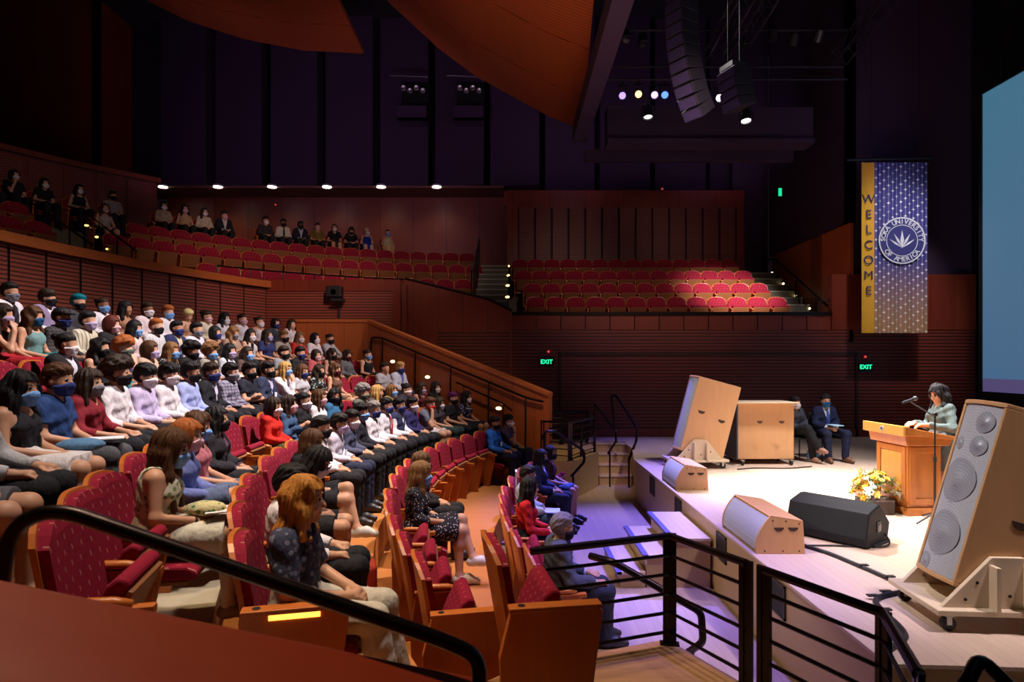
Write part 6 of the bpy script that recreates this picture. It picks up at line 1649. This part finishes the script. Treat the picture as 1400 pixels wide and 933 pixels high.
make_person((5.5, 12.27, .8), R_(-82), dict(hair='black', hs='bun', skin='light', mask='white', top=('jacket', (.05, .055, .075)), under=(.05, .05, .06), bot=('trousers', (.012, .012, .015)), fem=True, legs='cross', yaw=18, pitch=10, tall=1.2, shoes=(.3, .16, .1)), 'person in grey jacket and white mask seated on stage beside the plywood crate, legs crossed', h=.010)
make_person((6.1, 12.27, .8), R_(-88), dict(hair='black', hs='short', skin='light', mask='dblue', top=('suit', (.012, .018, .06)), tie=(.05, .1, .35), under=(.7, .75, .85), bot=('trousers', (.012, .016, .045)), legs='apart', yaw=-6, pitch=4, tall=1.27, shoes=(.12, .045, .02)), 'person in navy suit and blue mask holding papers, seated on the stage', h=.010)
tag(MB().box((-.1, -.14, 0), (.1, .14, .012)).build('programme', plain('programme_blue', (.35, .6, .75), .5)), 'pale blue papers on the lap of the navy suited person on stage', 'papers').location = (6.12, 11.78, .8 + .69)
for x, y, lab in ((5.72, 12.0, 'clear water bottle on the stage floor beside the grey jacketed person'), (5.9, 12.05, 'clear water bottle on the stage floor at the chair leg of the navy suited person')):
    t = empty('water_bottle', (x, y, .8)); tag(t, lab, 'bottle', 'water bottles')
    m, nt, b = (None,)*3
    if 'bottle_clear' not in MATS:
        m, nt, b = nmat('bottle_clear'); b.inputs['Base Color'].default_value = (.8, .88, .95, 1); b.inputs['Transmission Weight'].default_value = .8; b.inputs['Roughness'].default_value = .1; MATS['bottle_clear'] = m
    MB().lathe([(.03, 0), (.033, .02), (.033, .13), (.03, .15), (.014, .185), (.014, .2)], 14).build('body', MATS['bottle_clear'], t, smooth=True)
    MB().lathe([(.016, .198), (.016, .218), (.001, .22)], 12).build('cap', plain('cap_white', (.7, .75, .8), .4), t)
    MB().lathe([(.0335, .06), (.0335, .11)], 14).build('sleeve', plain('sleeve_blue', (.1, .3, .6), .4), t)

# things people hold or wear loose
def lapthing(name, row, ang, fwd, dz_, build, label, cat, rz=0):
    R, z = ROWS[row]; p = pol(R - .04, ang, z + dz_) + Vector((math.cos(face(ang)), math.sin(face(ang)), 0))*fwd
    o = build(); o.location = p; o.rotation_euler = (0, 0, face(ang) + rz); tag(o, label, cat); return o
lapthing('handbag', 'B', -21.4, .42, .70, lambda: MB().ball((0, 0, 0), (.13, .085, .05), 0, 18, 10).build('handbag', cloth((.6, .55, .3), 'floral', (.1, .25, .08)), smooth=True), 'small patterned pouch on the lap of the person in the pale dress', 'bag')
lapthing('folded_paper', 'B', -21.4, .5, .685, lambda: MB().box((-.08, -.1, 0), (.09, .1, .008)).build('folded_paper', plain('paper', (.75, .75, .78), .6)), 'white paper lying under the patterned pouch on the pale dress', 'papers', .3)
lapthing('programme', 'C', -15.2, .5, .66, lambda: MB().box((-.12, -.1, 0), (.12, .1, .008)).build('programme', plain('paper', (.75, .75, .78), .6)), 'white programme on the lap beside the person in the blue polo', 'papers', .4)
lapthing('denim_jacket', 'C', -17.2, .46, .665, lambda: MB().ball((0, 0, 0), (.16, .13, .05), 0, 16, 8).build('denim_jacket', cloth((.1, .22, .38)), smooth=True), 'bundled blue denim jacket on the lap of the long haired person in black', 'clothing')
lapthing('programme', '1', 3.5, .5, .67, lambda: MB().box((-.1, -.13, 0), (.1, .13, .01)).build('programme', plain('paper_blue', (.3, .4, .75), .6)), 'folded blue and white programme on the lap beside the red sweater', 'papers')
lapthing('phone', 'E', 16.2, .47, .86, lambda: MB().box((-.006, -.035, -.07), (.006, .035, .07)).build('phone', plain('phone_black', (.015, .015, .02), .2), bevel=.004), 'dark phone held up by the curly blond person in the seventh row', 'phone')
tote = empty('tote_bag', pol(9.72, -17.6, ROWS['A'][1]), R_(20)); tag(tote, 'red tote bag on the third row floor beside the legs in black shorts', 'bag')
MB().prism([(-.16, -.07), (.16, -.07), (.16, .07), (-.16, .07)], [0]*4, [.2, .2, .24, .24]).build('pouch', cloth((.32, .03, .012)), tote, bevel=.03, seg=3)
MB().tube([(-.09, 0, .2), (-.07, .02, .33), (.07, .02, .33), (.09, 0, .2)], .008, 6).build('strap', cloth((.32, .03, .012)), tote)
tag(MB().box((-.012, -.1, -.16), (.012, .1, .16)).build('paper_sheet', plain('paper', (.75, .75, .78), .6)), 'white paper sheet stuck on a front row seat back', 'papers').location = (.06, 8.9, .98)
# ------------------------------------------------------------------ camera, light
cam = bpy.data.cameras.new('camera'); co_ = bpy.data.objects.new('camera', cam); COL.objects.link(co_); SC.camera = co_
co_.location = (0, 0, CAMZ); co_.rotation_euler = (PI/2, 0, 0)
cam.sensor_width = 36; cam.lens = 36*850/1400; cam.shift_y = 27.5/1400; cam.clip_start = .05; cam.clip_end = 200
cam.dof.use_dof = True; cam.dof.focus_distance = 8; cam.dof.aperture_fstop = 3.2
def spot(name, loc, tgt, power, col, ang, blend=.6, size=.15):
    l = bpy.data.lights.new(name, 'SPOT'); l.energy = power; l.color = col; l.spot_size = R_(ang); l.spot_blend = blend; l.shadow_soft_size = size
    o = bpy.data.objects.new(name, l); COL.objects.link(o); o.location = loc
    o.rotation_euler = (Vector(tgt) - Vector(loc)).to_track_quat('-Z', 'Y').to_euler(); return o
def area(name, loc, tgt, power, col, sx, sy):
    l = bpy.data.lights.new(name, 'AREA'); l.shape = 'RECTANGLE'; l.size = sx; l.size_y = sy; l.energy = power; l.color = col
    o = bpy.data.objects.new(name, l); COL.objects.link(o); o.location = loc
    o.rotation_euler = (Vector(tgt) - Vector(loc)).to_track_quat('-Z', 'Y').to_euler(); return o
WHT = (1, .93, .95)
# stage wash
spot('stage_wash', (5.2, 7.0, 13.5), (5.5, 9.0, .8), 23000, WHT, 30, 1, .3)
spot('stage_wash', (3.6, 14.0, 12.0), (5.0, 7.8, .8), 13000, WHT, 34, 1, .3)
spot('stage_wash', (6.5, 3.0, 11.0), (3.7, 5.2, .8), 4200, (1, .84, .9), 36, 1, .3)
spot('front_of_house', (-5.5, 5.0, 13.0), (5.6, 7.8, 1.0), 9500, (1, .92, .86), 23, .9, .2)
spot('front_of_house', (-4.0, 4.5, 12.0), (3.6, 5.4, 1.4), 5200, (1, .93, .92), 15, .9, .2)
spot('front_of_house', (-4.0, 11.5, 12.0), (3.6, 10.2, 1.4), 4200, (1, .93, .92), 14, .9, .2)
spot('lectern_special', (-1.0, 9.5, 12.0), (5.0, 8.0, 1.4), 3200, (1, .88, .74), 13, .8, .2)
spot('stage_side', (7.0, 7.0, 12), (5.0, 11.5, 1.2), 3600, (1, .92, .95), 34, .9, .3)
# violet wash over the floor between stage and front row
spot('violet_wash', (3.4, 15.2, 9.6), (1.6, 9.2, 0), 20000, (.2, .16, 1), 27, .8, .2)
spot('violet_wash', (2.6, 6.0, 12), (1.3, 5.9, 0), 8500, (.26, .19, 1), 24, .9, .3)
spot('violet_wash', (3.0, 12.0, 12), (2.9, 14.2, .8), 2500, (.2, .15, 1), 18, .9, .3)
# house light on the audience
spot('house_light', (1.6, 9.0, 12.5), (-3.9, 8.8, 1.8), 12500, (1, .86, .82), 50, 1, .35)
spot('house_light', (-.4, 4.0, 12.0), (-2.2, 4.6, 1.2), 3700, (1, .84, .74), 36, 1, .35)
spot('house_light', (-3.5, 4.5, 13.0), (-.5, 4.3, .9), 3900, (1, .72, .42), 24, 1, .3)
spot('house_light', (-3.0, 8.0, 12.5), (-.7, 8.0, .6), 4600, (1, .72, .45), 22, 1, .3)
spot('house_light', (3.0, 11.5, 8.4), (-4.2, 12.6, 2.4), 3600, (1, .84, .84), 40, 1, .35)
spot('landing_fill', (-1.0, 6.5, 10), (1.15, 4.1, .7), 900, (1, .72, .45), 13, .9, .2)  # unseen spot added to warm the near landing
spot('landing_fill', (.5, 9.0, 8.5), (1.3, 13.3, .6), 1100, (1, .68, .4), 22, .9, .2)  # unseen spot added to brighten the far landing
spot('near_parapet_fill', (-2.6, 3.2, 7.5), (-1.0, 1.2, 2.1), 800, (1, .72, .5), 44, 1, .2)  # added unseen lamp, lifts the near parapet out of black
# terrace and balcony
spot('terrace_light', (6.3, 11.0, 8.0), (6.3, 17.9, 4.5), 6500, (1, .85, .8), 26, .9, .3)
spot('terrace_fill', (3.2, 8.0, 7.8), (3.6, 18, 4.6), 900, (1, .64, .55), 48, 1, .5)
spot('stage_face_fill', (-4.5, 7.5, 4.8), (2.4, 7.2, .4), 800, (1, .82, .5), 44, 1, .2)  # unseen warm spot added to offset the violet on the stage face
spot('balcony_fill', (-.5, 6.5, 9), (-6.0, 16.2, 5), 2600, (1, .64, .54), 36, 1, .4)  # unseen spots added to lift the balcony, no fixtures behind them
spot('balcony_fill', (-1.0, 8.0, 9), (-3.2, 19.0, 5), 1000, (1, .7, .6), 30, 1, .4)
spot('balcony_fill', (-3.0, 6.0, 10), (-11.0, 13.5, 6.3), 380, (1, .66, .56), 34, 1, .4)
spot('banner_light', (7.5, 9.0, 11), (9.1, 14.8, 5.2), 2000, (1, .95, 1), 26, .8, .2)
spot('banner_light', (9.4, 12.6, 8.4), (9.2, 14.8, 4.3), 200, (.9, .85, 1), 60, .9, .2)
for x, y, z, e in ((-9, 14.6, 7.6, 250), (-3.5, 14.6, 7.6, 250), (2, 17.7, 8.0, 120), (6.5, 17.7, 8.0, 120)): spot('plum_wall_fill', (x, y, z), (x + .3, 22.3, 12.4), e, (.8, .5, 1), 95, 1, .5)  # unseen violet spots added to brighten the plum walls
spot('plum_wall_fill', (8.0, 13.0, 7.0), (9.0, 16.5, 9.5), 40, (.6, .45, 1), 90, 1, .5)
for px in (223, 298, 372, 447, 521, 597): spot('downlight_beam', ((px-700)*22.15/850, 22.3, 8.88), ((px-700)*22.15/850, 22.75, 6), 45, (1, .8, .6), 125, .9, .1)
area('canopy_bounce_fill', (-2, 11, 6.8), (-1.5, 13, 14), 40, (1, .6, .4), 9, 3)  # added area lamp standing in for bounce under the canopies
spot('parapet_light', (.5, 7, 11), (-1.8, 14.2, 2.2), 1300, (1, .7, .5), 30, 1, .3)
w = bpy.data.worlds.new('world'); SC.world = w; w.use_nodes = True
w.node_tree.nodes['Background'].inputs[0].default_value = (.35, .22, .3, 1); w.node_tree.nodes['Background'].inputs[1].default_value = .012
SC.view_settings.view_transform = 'Standard'; SC.view_settings.look = 'None'; SC.view_settings.gamma = 1; SC.view_settings.exposure = 0
try: SC.view_settings.use_curve_mapping = False
except Exception: pass
SC.cycles.use_denoising = True
SC.cycles.max_bounces = 6; SC.cycles.diffuse_bounces = 3; SC.cycles.glossy_bounces = 3; SC.cycles.transmission_bounces = 4
SC.cycles.sample_clamp_indirect = 4
